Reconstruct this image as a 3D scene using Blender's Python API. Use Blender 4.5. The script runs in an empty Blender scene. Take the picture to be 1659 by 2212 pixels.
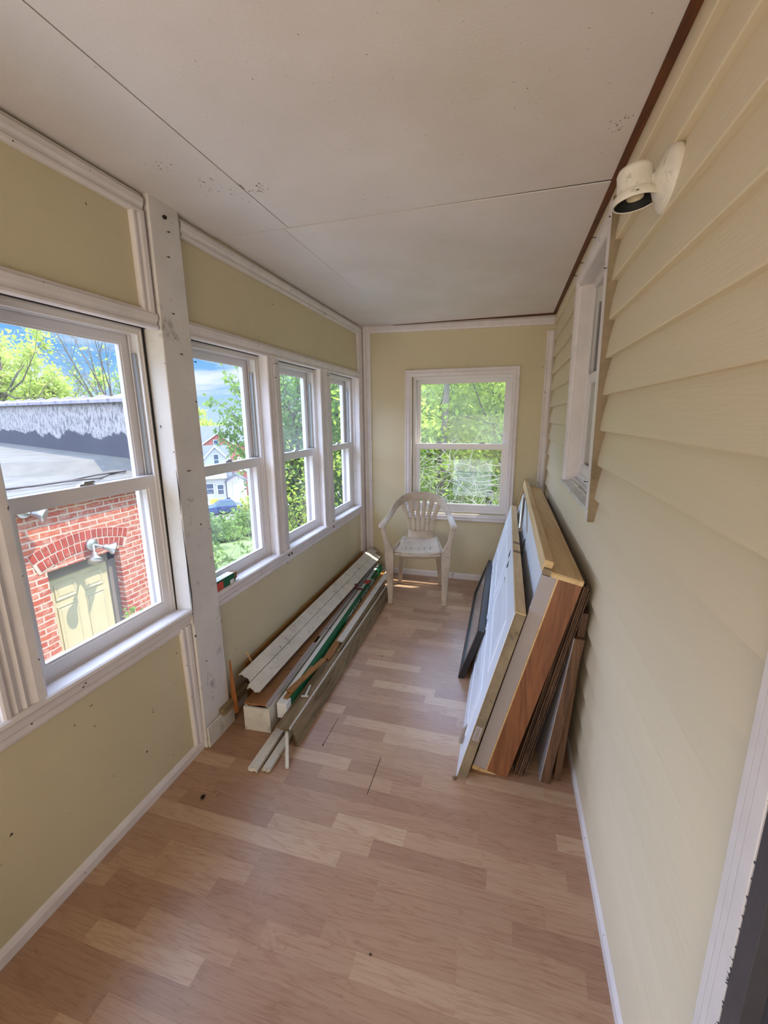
import bpy, math, random
import numpy as np
from mathutils import Vector, Matrix

# ------------------------------------------------------------------ camera, world, sun, exposure
SC = bpy.context.scene
COL = SC.collection
R_ = Vector((0.96169063, 0.27398135, -0.00923857)); U_ = Vector((-0.05098186, 0.21185871, 0.97596964)); F_ = Vector((-0.26935475, 0.93810986, -0.21771062))
cd = bpy.data.cameras.new('camera'); cam = bpy.data.objects.new('camera', cd); COL.objects.link(cam)
cam.matrix_world = Matrix(((R_.x, U_.x, -F_.x, 0), (R_.y, U_.y, -F_.y, 0), (R_.z, U_.z, -F_.z, 1.5), (0, 0, 0, 1)))
cd.sensor_fit = 'VERTICAL'; cd.sensor_height = 24.0; cd.lens = 917.0 / 2212 * 24.0; cd.clip_start = 0.02; cd.clip_end = 500
SC.camera = cam
SC.view_settings.view_transform = 'Standard'; SC.view_settings.look = 'None'
SC.view_settings.gamma = 1.0; SC.view_settings.use_curve_mapping = False
SC.view_settings.exposure = 0.9

def sock(n, k): return n.outputs[k]
class NT:
    def __init__(s, tree): s.t = tree; s.n = tree.nodes; s.l = tree.links
    def add(s, typ, **kw):
        n = s.n.new(typ)
        for k, v in kw.items():
            if k.startswith('i_'):
                key = k[2:]; key = int(key) if key.isdigit() else key.replace('_', ' ')
                s.put(n.inputs[key], v)
            else: setattr(n, k, v)
        return n
    def put(s, inp, v):
        if isinstance(v, bpy.types.NodeSocket): s.l.new(v, inp)
        else: inp.default_value = v
    def math(s, op, a, b=0.0, c=0.0):
        n = s.n.new('ShaderNodeMath'); n.operation = op
        s.put(n.inputs[0], a); s.put(n.inputs[1], b); s.put(n.inputs[2], c); return n.outputs[0]
    def mix(s, f, a, b, blend='MIX'):
        n = s.n.new('ShaderNodeMix'); n.data_type = 'RGBA'; n.blend_type = blend
        s.put(n.inputs[0], f); s.put(n.inputs[6], a); s.put(n.inputs[7], b); return n.outputs[2]
    def ramp(s, f, stops):
        n = s.n.new('ShaderNodeValToRGB'); e = n.color_ramp.elements
        while len(e) < len(stops): e.new(0.5)
        for q, (p, c) in zip(e, stops): q.position = p; q.color = c if len(c) == 4 else (*c, 1)
        s.put(n.inputs[0], f); return n.outputs[0]
def lin(r, g, b):
    f = lambda c: (c / 255 / 12.92) if c <= 10 else ((c / 255 + .055) / 1.055) ** 2.4
    return (f(r), f(g), f(b), 1.0)

w = bpy.data.worlds.new('sky'); SC.world = w; w.use_nodes = True
t = NT(w.node_tree); t.n.clear()
tc = t.add('ShaderNodeTexCoord'); sep = t.add('ShaderNodeSeparateXYZ', i_0=tc.outputs['Generated'])
grad = t.ramp(sep.outputs[2], [(0.0, (.30, .42, .58)), (0.12, (.10, .27, .52)), (0.45, (.10, .27, .62)), (1.0, (.08, .20, .55))])
zc = t.math('MAXIMUM', sep.outputs[2], 0.03)
cx = t.math('DIVIDE', sep.outputs[0], t.math('ADD', zc, .18)); cy = t.math('DIVIDE', sep.outputs[1], t.math('ADD', zc, .18))
cmb = t.add('ShaderNodeCombineXYZ', i_0=cx, i_1=cy, i_2=t.math('MULTIPLY', sep.outputs[2], 9.0))
nz = t.add('ShaderNodeTexNoise', i_Vector=cmb.outputs[0], i_Scale=0.85, i_Detail=7.0, i_Roughness=0.55, i_Distortion=0.3)
cl = t.ramp(nz.outputs[0], [(0.46, (0, 0, 0)), (0.60, (1, 1, 1))])
skyc = t.mix(cl, grad, (.54, .57, .62, 1))
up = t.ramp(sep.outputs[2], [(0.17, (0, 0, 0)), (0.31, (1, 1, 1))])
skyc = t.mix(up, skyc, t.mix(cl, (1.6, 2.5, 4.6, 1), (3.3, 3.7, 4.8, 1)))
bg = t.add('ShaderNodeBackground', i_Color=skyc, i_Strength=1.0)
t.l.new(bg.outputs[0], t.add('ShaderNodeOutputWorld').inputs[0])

sd = bpy.data.lights.new('sun', 'SUN'); sd.energy = 4.6; sd.angle = math.radians(.55); sd.color = (1, .93, .82)
so = bpy.data.objects.new('sun', sd); COL.objects.link(so)
SUN = Vector((-.50, -.30, -1.2)).normalized(); so.rotation_euler = SUN.to_track_quat('-Z', 'Y').to_euler(); so.location = (6, 8, 12)
def area(name, loc, to, sx, sy, power, col):
    d = bpy.data.lights.new(name, 'AREA'); d.shape = 'RECTANGLE'; d.size = sx; d.size_y = sy; d.energy = power; d.color = col
    o = bpy.data.objects.new(name, d); COL.objects.link(o); o.location = loc
    o.rotation_euler = (Vector(to) - Vector(loc)).to_track_quat('-Z', 'Y').to_euler(); return o
# fill lamps added behind the camera to brighten the room
rl_ = area('rear_fill_light', (-.48, -1.45, .95), (-.45, 3.2, 2.0), 1.5, 1.2, 9, (1, .88, .74)); rl_.data.spread = math.radians(110)
area('rear_side_fill_light', (-1.22, -.75, 1.3), (.3, -.2, .7), 1.0, 1.1, 1.2, (.74, .86, 1))

# ------------------------------------------------------------------ materials
def newmat(name):
    m = bpy.data.materials.new(name); m.use_nodes = True
    t = NT(m.node_tree); b = t.n['Principled BSDF']; return m, t, b
def paint(name, c, rough=.55, var=.08, scale=6, dirt=0.0, dirtc=(.06, .045, .03, 1), bump=.15, bscale=60, stretch=None, speck=0.0, spec=.3):
    m, t, b = newmat(name)
    tc = t.add('ShaderNodeTexCoord'); v = tc.outputs['Object']
    if stretch:
        mp = t.add('ShaderNodeMapping', i_Vector=v); mp.inputs['Scale'].default_value = stretch; sv = mp.outputs[0]
    else: sv = v
    n1 = t.add('ShaderNodeTexNoise', i_Vector=sv, i_Scale=scale, i_Detail=6.0, i_Roughness=.6)
    dark = tuple(x * (1 - var * 2.2) for x in c[:3]) + (1,); lite = tuple(min(1, x * (1 + var)) for x in c[:3]) + (1,)
    col = t.ramp(n1.outputs[0], [(.3, dark), (.65, lite)])
    if dirt > 0:
        n2 = t.add('ShaderNodeTexNoise', i_Vector=sv, i_Scale=scale * 2.3, i_Detail=9.0, i_Roughness=.72)
        f = t.ramp(n2.outputs[0], [(.60 - dirt * .12, (0, 0, 0)), (.74, (1, 1, 1))])
        col = t.mix(t.math('MULTIPLY', f, .75), col, dirtc)
    if speck > 0:
        n3 = t.add('ShaderNodeTexNoise', i_Vector=v, i_Scale=38.0, i_Detail=3.0, i_Roughness=.5)
        f = t.ramp(n3.outputs[0], [(.735 - speck * .06, (0, 0, 0)), (.76 - speck * .05, (1, 1, 1))])
        col = t.mix(f, col, (.05, .04, .03, 1))
    t.put(b.inputs['Base Color'], col); b.inputs['Roughness'].default_value = rough; b.inputs['Specular IOR Level'].default_value = spec
    if bump:
        n4 = t.add('ShaderNodeTexNoise', i_Vector=sv, i_Scale=bscale, i_Detail=4.0)
        bp = t.add('ShaderNodeBump', i_Height=n4.outputs[0], i_Strength=bump, i_Distance=.004); t.l.new(bp.outputs[0], b.inputs['Normal'])
    return m
def wood(name, c1, c2, axis='Y', rough=.6, scale=5.0, dirt=0.0, rings=True):
    m, t, b = newmat(name)
    tc = t.add('ShaderNodeTexCoord'); mp = t.add('ShaderNodeMapping', i_Vector=tc.outputs['Object'])
    s = {'X': (.08, 1, 1), 'Y': (1, .08, 1), 'Z': (1, 1, .08)}[axis]; mp.inputs['Scale'].default_value = s
    n = t.add('ShaderNodeTexNoise', i_Vector=mp.outputs[0], i_Scale=scale * 3, i_Detail=5.0, i_Roughness=.6, i_Distortion=1.2)
    n2 = t.add('ShaderNodeTexNoise', i_Vector=mp.outputs[0], i_Scale=scale * 26, i_Detail=3.0)
    rr = t.math('PINGPONG', t.math('MULTIPLY', n.outputs[0], 9.0 if rings else 1.0), 1.0)
    f = t.math('ADD', t.math('MULTIPLY', rr, .55), t.math('MULTIPLY', n2.outputs[0], .55))
    col = t.mix(f, c1, c2)
    if dirt:
        n3 = t.add('ShaderNodeTexNoise', i_Vector=tc.outputs['Object'], i_Scale=16.0, i_Detail=8.0, i_Roughness=.75)
        col = t.mix(t.ramp(n3.outputs[0], [(.62 - .15 * dirt, (0, 0, 0)), (.75, (1, 1, 1))]), col, (.035, .028, .02, 1))
    t.put(b.inputs['Base Color'], col); b.inputs['Roughness'].default_value = rough
    bp = t.add('ShaderNodeBump', i_Height=f, i_Strength=.12, i_Distance=.002); t.l.new(bp.outputs[0], b.inputs['Normal'])
    return m
def plain(name, c, rough=.5, metal=0.0, spec=.5):
    m, t, b = newmat(name); b.inputs['Base Color'].default_value = c; b.inputs['Roughness'].default_value = rough
    b.inputs['Metallic'].default_value = metal; b.inputs['Specular IOR Level'].default_value = spec; return m
def glass(name, dust=.05, tint=(.97, .99, .98, 1), scale=3.0, refl=.06):
    m, t, b = newmat(name); t.n.remove(b); out = t.n['Material Output']
    tr = t.add('ShaderNodeBsdfTransparent', i_Color=tint); gl = t.add('ShaderNodeBsdfGlossy', i_Color=(1, 1, 1, 1), i_Roughness=.02)
    fr = t.add('ShaderNodeLayerWeight', i_Blend=.25)
    mx = t.add('ShaderNodeMixShader', i_0=t.math('ADD', t.math('MULTIPLY', fr.outputs[0], .14), refl * .2)); t.l.new(tr.outputs[0], mx.inputs[1]); t.l.new(gl.outputs[0], mx.inputs[2])
    df = t.add('ShaderNodeBsdfTranslucent', i_Color=(.9, .9, .86, 1)); d2 = t.add('ShaderNodeBsdfDiffuse', i_Color=(.8, .8, .76, 1))
    md = t.add('ShaderNodeMixShader', i_0=.35); t.l.new(df.outputs[0], md.inputs[1]); t.l.new(d2.outputs[0], md.inputs[2])
    tc = t.add('ShaderNodeTexCoord'); n = t.add('ShaderNodeTexNoise', i_Vector=tc.outputs['Object'], i_Scale=scale, i_Detail=6.0, i_Roughness=.6)
    f = t.math('MULTIPLY', t.ramp(n.outputs[0], [(.3, (.25, .25, .25)), (.7, (1, 1, 1))]), dust)
    m2 = t.add('ShaderNodeMixShader', i_0=f); t.l.new(mx.outputs[0], m2.inputs[1]); t.l.new(md.outputs[0], m2.inputs[2])
    t.l.new(m2.outputs[0], out.inputs[0]); return m
def leafmat(name, c1, c2, c3, scale=1.2):
    m, t, b = newmat(name); t.n.remove(b); out = t.n['Material Output']
    g = t.add('ShaderNodeNewGeometry'); n = t.add('ShaderNodeTexNoise', i_Vector=g.outputs['Position'], i_Scale=scale, i_Detail=5.0, i_Roughness=.7)
    col = t.ramp(n.outputs[0], [(.32, c1), (.5, c2), (.68, c3)])
    d = t.add('ShaderNodeBsdfDiffuse', i_Color=col); tr = t.add('ShaderNodeBsdfTranslucent', i_Color=t.mix(.5, col, c3, 'MIX'))
    mx = t.add('ShaderNodeMixShader', i_0=.5); t.l.new(d.outputs[0], mx.inputs[1]); t.l.new(tr.outputs[0], mx.inputs[2]); t.l.new(mx.outputs[0], out.inputs[0]); return m

M = {}
M['yellow'] = paint('yellow_panel_paint', lin(208, 195, 160), .5, .03, 2.0, dirt=.0, speck=.06, bump=.08, dirtc=(.2, .15, .07, 1))
M['siding'] = paint('cream_siding', lin(222, 208, 178), .45, .03, 2.0, bump=.22, bscale=90, stretch=(1, .12, 1.6), speck=.0)
M['white'] = paint('white_trim_paint', lin(224, 216, 212), .45, .04, 9, dirt=.0, speck=.12, bump=.15, bscale=40, stretch=None)
M['whitepost'] = paint('old_white_post_paint', lin(218, 212, 205), .5, .05, 4, dirt=.05, speck=.2, bump=.3, bscale=25)
M['vinyl'] = plain('white_vinyl', lin(226, 220, 216), .32)
M['ceil'] = paint('ceiling_board', lin(222, 213, 206), .75, .03, 2.2, dirt=.0, bump=.12, bscale=140)
M['gapdark'] = plain('dark_gap', (.012, .01, .009, 1), .9)
M['joist'] = wood('stained_joist', lin(120, 66, 30), lin(70, 36, 18), 'Y')
M['pine'] = wood('pine', lin(226, 198, 150), lin(196, 160, 110), 'Y', .6, 3)
M['cherry'] = wood('cherry_veneer', lin(152, 100, 66), lin(104, 64, 42), 'Z', .38, 4)
M['rawedge'] = paint('raw_grey_edge', lin(142, 126, 102), .8, .14, 10, dirt=.3, bump=.3)
M['doorwhite'] = paint('white_door_paint', lin(224, 226, 232), .35, .02, 3, speck=.05, bump=.05)
M['greyjamb'] = paint('grey_primer', lin(168, 160, 160), .6, .04, 3)
M['browned'] = wood('brown_plywood', lin(122, 88, 62), lin(66, 46, 32), 'Z', .75, 4, dirt=.5)
M['sheetedge'] = wood('dark_sheet', lin(110, 86, 68), lin(44, 32, 26), 'Z', .8, 4, dirt=.6)
M['weather'] = wood('weathered_wood', lin(158, 138, 104), lin(98, 80, 56), 'Y', .85, 4, dirt=.45)
M['ochre'] = wood('ochre_board', lin(180, 128, 66), lin(132, 88, 40), 'Y', .6, 3, dirt=.25)
M['hardboard'] = paint('brown_hardboard', lin(148, 104, 68), .7, .08, 4, speck=.1)
M['chipwhite'] = paint('chipped_white_wood', lin(216, 211, 200), .5, .07, 8, dirt=.25, dirtc=(.12, .08, .04, 1), speck=.3)
M['orange'] = wood('orange_wood', lin(202, 132, 66), lin(160, 92, 40), 'Z', .6, 4)
M['green'] = paint('green_carton', lin(8, 98, 62), .4, .06, 5, bump=0)
M['cartonwhite'] = plain('carton_white', lin(228, 228, 226), .5)
M['ink'] = plain('black_ink', (.02, .02, .02, 1), .5)
M['cardin'] = plain('carton_inside', lin(140, 92, 52), .8)
M['redprint'] = paint('red_print', lin(206, 84, 72), .5, .1, 30, bump=0)
M['plastic'] = paint('old_white_plastic', lin(192, 174, 152), .42, .08, 9, dirt=.5, dirtc=(.2, .15, .1, 1), bump=.05)
_m = M['plastic']; _b = _m.node_tree.nodes['Principled BSDF']; _b.inputs['Subsurface Weight'].default_value = .25; _b.inputs['Subsurface Radius'].default_value = (.03, .015, .01)
M['black'] = plain('black_frame', (.012, .012, .014, 1), .35)
M['mirror'] = plain('dark_glass', (.30, .29, .26, 1), .08, 0, 1.0)
M['steel'] = plain('steel', (.45, .44, .43, 1), .35, .9)
M['brass'] = plain('aged_hinge', (.42, .36, .30, 1), .35, .4)
M['nail'] = plain('rusty_nail', (.05, .035, .03, 1), .6, .3)
M['lampwhite'] = paint('lamp_paint', lin(222, 214, 200), .45, .06, 20, dirt=.25, speck=.25)
M['lampblack'] = plain('lamp_inside', (.006, .006, .006, 1), .7)
M['porcelain'] = plain('porcelain', lin(205, 190, 160), .4)
M['darkgrey'] = paint('dark_grey_metal', lin(74, 72, 76), .4, .05, 5)
M['greydoor'] = plain('grey_door', lin(96, 98, 108), .35)
M['redtool'] = plain('dark_red_tool', lin(84, 22, 20), .4)
M['glass'] = glass('window_glass', .05)
M['glassdusty'] = glass('dusty_glass', .22, scale=2.2)
M['glasshazy'] = glass('hazy_glass', .16, (.93, .99, .96, 1), 4)
M['haze'] = glass('clear_haze', .34, (.97, .98, .98, 1), 6)
M['blind'] = plain('grey_blind', lin(150, 146, 142), .6)

def ceil_stain():
    m = M['ceil']; t = NT(m.node_tree); b = t.n['Principled BSDF']; src = b.inputs['Base Color'].links[0].from_socket
    g = t.add('ShaderNodeNewGeometry'); n = t.add('ShaderNodeTexNoise', i_Vector=g.outputs['Position'], i_Scale=75.0, i_Detail=3.0, i_Roughness=.6)
    tot = 0.0
    for (x, y, r) in ((-.935, 1.50, .09), (-.86, 1.50, .06), (-1.03, 1.42, .08), (-1.10, 1.30, .07), (.26, 1.5, .06)):
        d = t.add('ShaderNodeVectorMath', operation='DISTANCE', i_0=g.outputs['Position'], i_1=(x, y, CZ_)); f = t.math('MAXIMUM', t.math('SUBTRACT', 1.0, t.math('DIVIDE', d.outputs['Value'], r)), 0.0); tot = f if isinstance(tot, float) else t.math('ADD', tot, f)
    k = t.ramp(t.math('ADD', n.outputs[0], t.math('MULTIPLY', tot, .14)), [(.70, (0, 0, 0)), (.76, (.85, .85, .85))])
    n2 = t.add('ShaderNodeTexNoise', i_Vector=g.outputs['Position'], i_Scale=1.3, i_Detail=5.0, i_Roughness=.6)
    col = t.mix(t.ramp(n2.outputs[0], [(.45, (0, 0, 0)), (.7, (.5, .5, .5))]), src, lin(206, 196, 176)); t.put(b.inputs['Base Color'], t.mix(k, col, (.10, .075, .04, 1)))
CZ_ = 2.282; ceil_stain()
# laminate floor
def floormat():
    m, t, b = newmat('laminate_floor'); tc = t.add('ShaderNodeTexCoord'); sp = t.add('ShaderNodeSeparateXYZ', i_0=tc.outputs['Object'])
    X, Y = sp.outputs[0], sp.outputs[1]
    h = .066
    yy = t.math('DIVIDE', Y, h); row = t.math('FLOOR', yy)
    wn = t.add('ShaderNodeTexWhiteNoise', noise_dimensions='1D'); t.put(wn.inputs['W'], row)
    sc = t.add('ShaderNodeSeparateColor', i_0=wn.outputs['Color'])
    L = t.math('ADD', t.math('MULTIPLY', sc.outputs[0], .16), .27)
    xx = t.math('ADD', t.math('DIVIDE', X, L), t.math('MULTIPLY', sc.outputs[1], 7.0)); cell = t.math('FLOOR', xx)
    cv = t.add('ShaderNodeCombineXYZ', i_0=row, i_1=cell, i_2=3.0)
    w2 = t.add('ShaderNodeTexWhiteNoise', noise_dimensions='3D'); t.put(w2.inputs['Vector'], cv.outputs[0]); rnd = w2.outputs['Value']
    base = t.ramp(rnd, [(0, lin(166, 132, 110)), (.3, lin(175, 141, 118)), (.6, lin(182, 149, 125)), (.8, lin(190, 158, 133)), (1, lin(205, 178, 152))])
    ox = t.math('ADD', X, t.math('MULTIPLY', rnd, 31.0))
    gv = t.add('ShaderNodeCombineXYZ', i_0=t.math('MULTIPLY', ox, 1.1), i_1=t.math('MULTIPLY', Y, 9.0), i_2=t.math('MULTIPLY', rnd, 17.0))
    n1 = t.add('ShaderNodeTexNoise', i_Vector=gv.outputs[0], i_Scale=2.2, i_Detail=3.0, i_Roughness=.5, i_Distortion=.8)
    ring = t.math('PINGPONG', t.math('MULTIPLY', n1.outputs[0], 14.0), 1.0)
    gv2 = t.add('ShaderNodeCombineXYZ', i_0=t.math('MULTIPLY', ox, 6.0), i_1=t.math('MULTIPLY', Y, 110.0), i_2=rnd)
    n2 = t.add('ShaderNodeTexNoise', i_Vector=gv2.outputs[0], i_Scale=2.0, i_Detail=4.0, i_Roughness=.6)
    f = t.math('ADD', t.math('MULTIPLY', t.math('POWER', ring, 4.0), .42), t.math('MULTIPLY', t.ramp(n2.outputs[0], [(.48, (0, 0, 0)), (.72, (1, 1, 1))]), .5))
    col = t.mix(f, base, t.mix(1.0, base, (.66, .50, .40, 1), 'MULTIPLY'))
    # thin joint lines: every third row is a board edge
    fy = t.math('FRACT', yy); fx = t.math('FRACT', xx)
    ed = t.math('LESS_THAN', t.math('MINIMUM', fy, t.math('SUBTRACT', 1.0, fy)), .012)
    third = t.math('LESS_THAN', t.math('MODULO', t.math('ADD', row, 300.0), 3.0), .5)
    col = t.mix(t.math('MULTIPLY', t.math('MULTIPLY', ed, third), .45), col, (.10, .06, .04, 1))
    n3 = t.add('ShaderNodeTexNoise', i_Vector=tc.outputs['Object'], i_Scale=1.7, i_Detail=6.0, i_Roughness=.6)
    col = t.mix(t.ramp(n3.outputs[0], [(.4, (0, 0, 0)), (.75, (.35, .35, .35))]), col, (.42, .30, .22, 1))
    col = t.mix(1.0, col, (.95, .89, .80, 1), 'MULTIPLY'); t.put(b.inputs['Base Color'], col)
    t.put(b.inputs['Roughness'], t.math('ADD', t.math('MULTIPLY', n3.outputs[0], .2), .20)); b.inputs['Specular IOR Level'].default_value = .5
    bp = t.add('ShaderNodeBump', i_Height=f, i_Strength=.06, i_Distance=.001); t.l.new(bp.outputs[0], b.inputs['Normal'])
    return m
M['floor'] = floormat()

# ------------------------------------------------------------------ mesh helpers
class MB:
    def __init__(s): s.v = []; s.f = []
    def add(s, vs, fs):
        o = len(s.v); s.v += [tuple(v) for v in vs]; s.f += [tuple(i + o for i in f) for f in fs]; return s
    def box(s, x0, x1, y0, y1, z0, z1):
        x0, x1 = sorted((x0, x1)); y0, y1 = sorted((y0, y1)); z0, z1 = sorted((z0, z1))
        return s.add([(x0, y0, z0), (x1, y0, z0), (x1, y1, z0), (x0, y1, z0), (x0, y0, z1), (x1, y0, z1), (x1, y1, z1), (x0, y1, z1)],
                     [(0, 3, 2, 1), (4, 5, 6, 7), (0, 1, 5, 4), (1, 2, 6, 5), (2, 3, 7, 6), (3, 0, 4, 7)])
    def hexa(s, a, b):   # two matching quads
        return s.loft([a, b])
    def loft(s, rings, cap=True, close=False):
        n = len(rings[0]); o = []; fs = []
        for r in rings: o += list(r)
        m = len(rings)
        for k in range(m - 1 + (1 if close else 0)):
            a = k * n; b = ((k + 1) % m) * n
            for i in range(n): j = (i + 1) % n; fs.append((a + i, a + j, b + j, b + i))
        if cap and not close: fs.append(tuple(reversed(range(n)))); fs.append(tuple((m - 1) * n + i for i in range(n)))
        return s.add(o, fs)
    def tube(s, pts, r, n=8, cap=True):
        pts = [Vector(p) for p in pts]; rr = r if isinstance(r, (list, tuple)) else [r] * len(pts); rings = []
        ref = None
        for i, p in enumerate(pts):
            d = (pts[min(i + 1, len(pts) - 1)] - pts[max(i - 1, 0)]).normalized()
            if ref is None: ref = Vector((0, 0, 1)) if abs(d.z) < .9 else Vector((1, 0, 0))
            a = d.cross(ref)
            a.normalize(); b = a.cross(d); ref = b
            rings.append([p + (a * math.cos(2 * math.pi * k / n) + b * math.sin(2 * math.pi * k / n)) * rr[i] for k in range(n)])
        return s.loft(rings, cap)
    def ribbon(s, pts, sides, ups, w, th):   # band with rectangular section along pts
        rings = []
        for i, p in enumerate(pts):
            p = Vector(p); a = Vector(sides[i]).normalized(); u = Vector(ups[i]).normalized()
            ww = w[i] if isinstance(w, (list, tuple)) else w; tt = th[i] if isinstance(th, (list, tuple)) else th
            rings.append([p - a * ww / 2 - u * tt / 2, p + a * ww / 2 - u * tt / 2, p + a * ww / 2 + u * tt / 2, p - a * ww / 2 + u * tt / 2])
        return s.loft(rings)
    def beam(s, p0, p1, w, th, side=None, jag=0.0, seed=0):
        p0, p1 = Vector(p0), Vector(p1); d = (p1 - p0).normalized()
        a = Vector(side).normalized() if side is not None else d.cross(Vector((0, 0, 1))).normalized()
        a = (a - d * a.dot(d)).normalized(); u = a.cross(d).normalized()
        if not jag:
            return s.ribbon([p0, p1], [a, a], [u, u], w, th)
        rnd = random.Random(seed); k = 9; top0 = []; top1 = []
        for i in range(k):
            f = -.5 + i / (k - 1); top0.append(p0 + a * w * f + d * rnd.uniform(-jag, jag)); top1.append(p1 + a * w * f + d * rnd.uniform(-jag, jag))
        ring0 = [q - u * th / 2 for q in top0] + [q + u * th / 2 + d * rnd.uniform(-jag, jag) * .4 for q in reversed(top0)]
        ring1 = [q - u * th / 2 for q in top1] + [q + u * th / 2 for q in reversed(top1)]
        return s.loft([ring0, ring1])
    def extr(s, prof, p0, p1, side, up):
        p0, p1, a, u = Vector(p0), Vector(p1), Vector(side), Vector(up)
        return s.loft([[p0 + a * x + u * y for x, y in prof], [p1 + a * x + u * y for x, y in prof]])
    def lathe(s, prof, o, axis, n=32, ref=None, cap=True):
        ax = Vector(axis).normalized(); r0 = Vector(ref) if ref else (Vector((1, 0, 0)) if abs(ax.x) < .9 else Vector((0, 1, 0)))
        a = ax.cross(r0).normalized(); b = ax.cross(a); o = Vector(o)
        return s.loft([[o + ax * h + (a * math.cos(2 * math.pi * k / n) + b * math.sin(2 * math.pi * k / n)) * r for k in range(n)] for r, h in prof], cap)
    def ball(s, c, rx, ry=None, rz=None, n=10):
        ry = ry or rx; rz = rz or rx; rings = []
        for i in range(1, n):
            th = math.pi * i / n; rings.append([(c[0] + rx * math.sin(th) * math.cos(2 * math.pi * k / (n + 2)), c[1] + ry * math.sin(th) * math.sin(2 * math.pi * k / (n + 2)), c[2] + rz * math.cos(th)) for k in range(n + 2)])
        return s.loft(rings)
    def build(s, name, mat, parent=None, bevel=0.0, smooth=False, loc=None, seg=2):
        me = bpy.data.meshes.new(name)
        me.from_pydata([tuple(v) for v in s.v], [], s.f); me.update()
        import bmesh
        bm = bmesh.new(); bm.from_mesh(me); bmesh.ops.recalc_face_normals(bm, faces=bm.faces); bm.to_mesh(me); bm.free()
        me.materials.append(M[mat] if isinstance(mat, str) else mat)
        if smooth:
            for p in me.polygons: p.use_smooth = True
        o = bpy.data.objects.new(name, me); COL.objects.link(o)
        if bevel:
            bv = o.modifiers.new('bevel', 'BEVEL'); bv.width = bevel; bv.segments = seg; bv.limit_method = 'ANGLE'; bv.angle_limit = math.radians(35)
        if parent is not None: o.parent = parent
        if loc is not None: o.location = loc
        return o
def tag(o, label=None, cat=None, group=None, kind=None):
    if label: o['label'] = label
    if cat: o['category'] = cat
    if group: o['group'] = group
    if kind: o['kind'] = kind
    return o
def empty(name, loc=(0, 0, 0), rz=0.0):
    o = bpy.data.objects.new(name, None); COL.objects.link(o); o.location = loc; o.rotation_euler = (0, 0, rz); o.empty_display_size = .1; return o
def struct(o, label, cat): return tag(o, label, cat, kind='structure')
def relocate(root, pts_origin):   # root Empty placed at origin_of_thing while child meshes use world coords
    root.location = pts_origin
    for c in root.children: c.location = -Vector(pts_origin) if c.parent == root else c.location

def wx(z): return .366 - .0135 * z      # right wall face, leaning very slightly
CZ = 2.282

# ------------------------------------------------------------------ shell
struct(MB().box(-1.45, .50, -1.6, 3.98, -.12, 0).build('floor', 'floor'), 'light oak laminate floor of short staggered strips', 'floor')
fl = bpy.data.objects['floor']
for (x, y0, y1) in ((-.757, 1.55, 1.755), (-.474, 1.36, 1.56)):
    c = MB().add([(x - .0012, y0, .0006), (x + .0012, y0, .0006), (x + .0012, y1, .0006), (x - .0012, y1, .0006)], [(0, 1, 2, 3)]).build('open_joint', 'gapdark', fl)
    c['label'] = 'dark open joint in the laminate'
# ceiling boards
ce = MB()
g = .0022
def cpanel(x0, x1, y0, y1, dz=(0, 0, 0, 0), nx=8, ny=12):
    vs = []; fs = []
    for j in range(ny + 1):
        for i in range(nx + 1):
            a, b_ = i / nx, j / ny
            z = CZ + dz[0] * (1 - a) * (1 - b_) + dz[1] * a * (1 - b_) + dz[2] * a * b_ + dz[3] * (1 - a) * b_ - .004 * math.sin(math.pi * a) * math.sin(math.pi * b_)
            vs.append((x0 + (x1 - x0) * a, y0 + (y1 - y0) * b_, z))
    n = len(vs)
    vs += [(x, y, z + .005) for x, y, z in vs]
    for j in range(ny):
        for i in range(nx):
            q = j * (nx + 1) + i; fs.append((q, q + 1, q + nx + 2, q + nx + 1)); q += n; fs.append((q, q + nx + 1, q + nx + 2, q + 1))
    for i in range(nx): fs.append((i, i + 1, i + 1 + n, i + n)); q = ny * (nx + 1) + i; fs.append((q, q + 1, q + 1 + n, q + n))
    for j in range(ny): q = j * (nx + 1); fs.append((q, q + nx + 1, q + nx + 1 + n, q + n)); q += nx; fs.append((q, q + nx + 1, q + nx + 1 + n, q + n))
    ce.add(vs, fs)
cpanel(-1.32, -.93 - g, -1.6, 1.822, (0, 0, .001, .004)); cpanel(-.93 + g, .310, -1.6, 1.818, (0, 0, .006, 0.0005))
cpanel(-1.32, -.955 - g * .4, 1.829, 3.85, (.008, .001, -.001, 0)); cpanel(-.955 + g * .4, .312, 1.829, 3.80, (.002, .003, .004, -.004))
struct(ce.build('ceiling', 'ceil'), 'stained white ceiling boards with dark open seams', 'ceiling')
rf = MB().box(-1.75, .8, -1.6, 4.02, 2.32, 2.46).build('roof_deck', 'gapdark'); struct(rf, 'dark roof structure above the ceiling boards', 'roof')
# joists seen in the gap along the right and far walls
struct(MB().box(.300, .326, -1.6, 3.86, CZ + .002, CZ + .04).build('trim_1', 'joist'), 'brown stained wood edge showing between ceiling and siding', 'trim')
struct(MB().box(-1.0, .32, 3.815, 3.838, CZ - .004, CZ + .03).build('trim_2', 'joist'), 'brown wood edge showing above the far ceiling moulding', 'trim')

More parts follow.
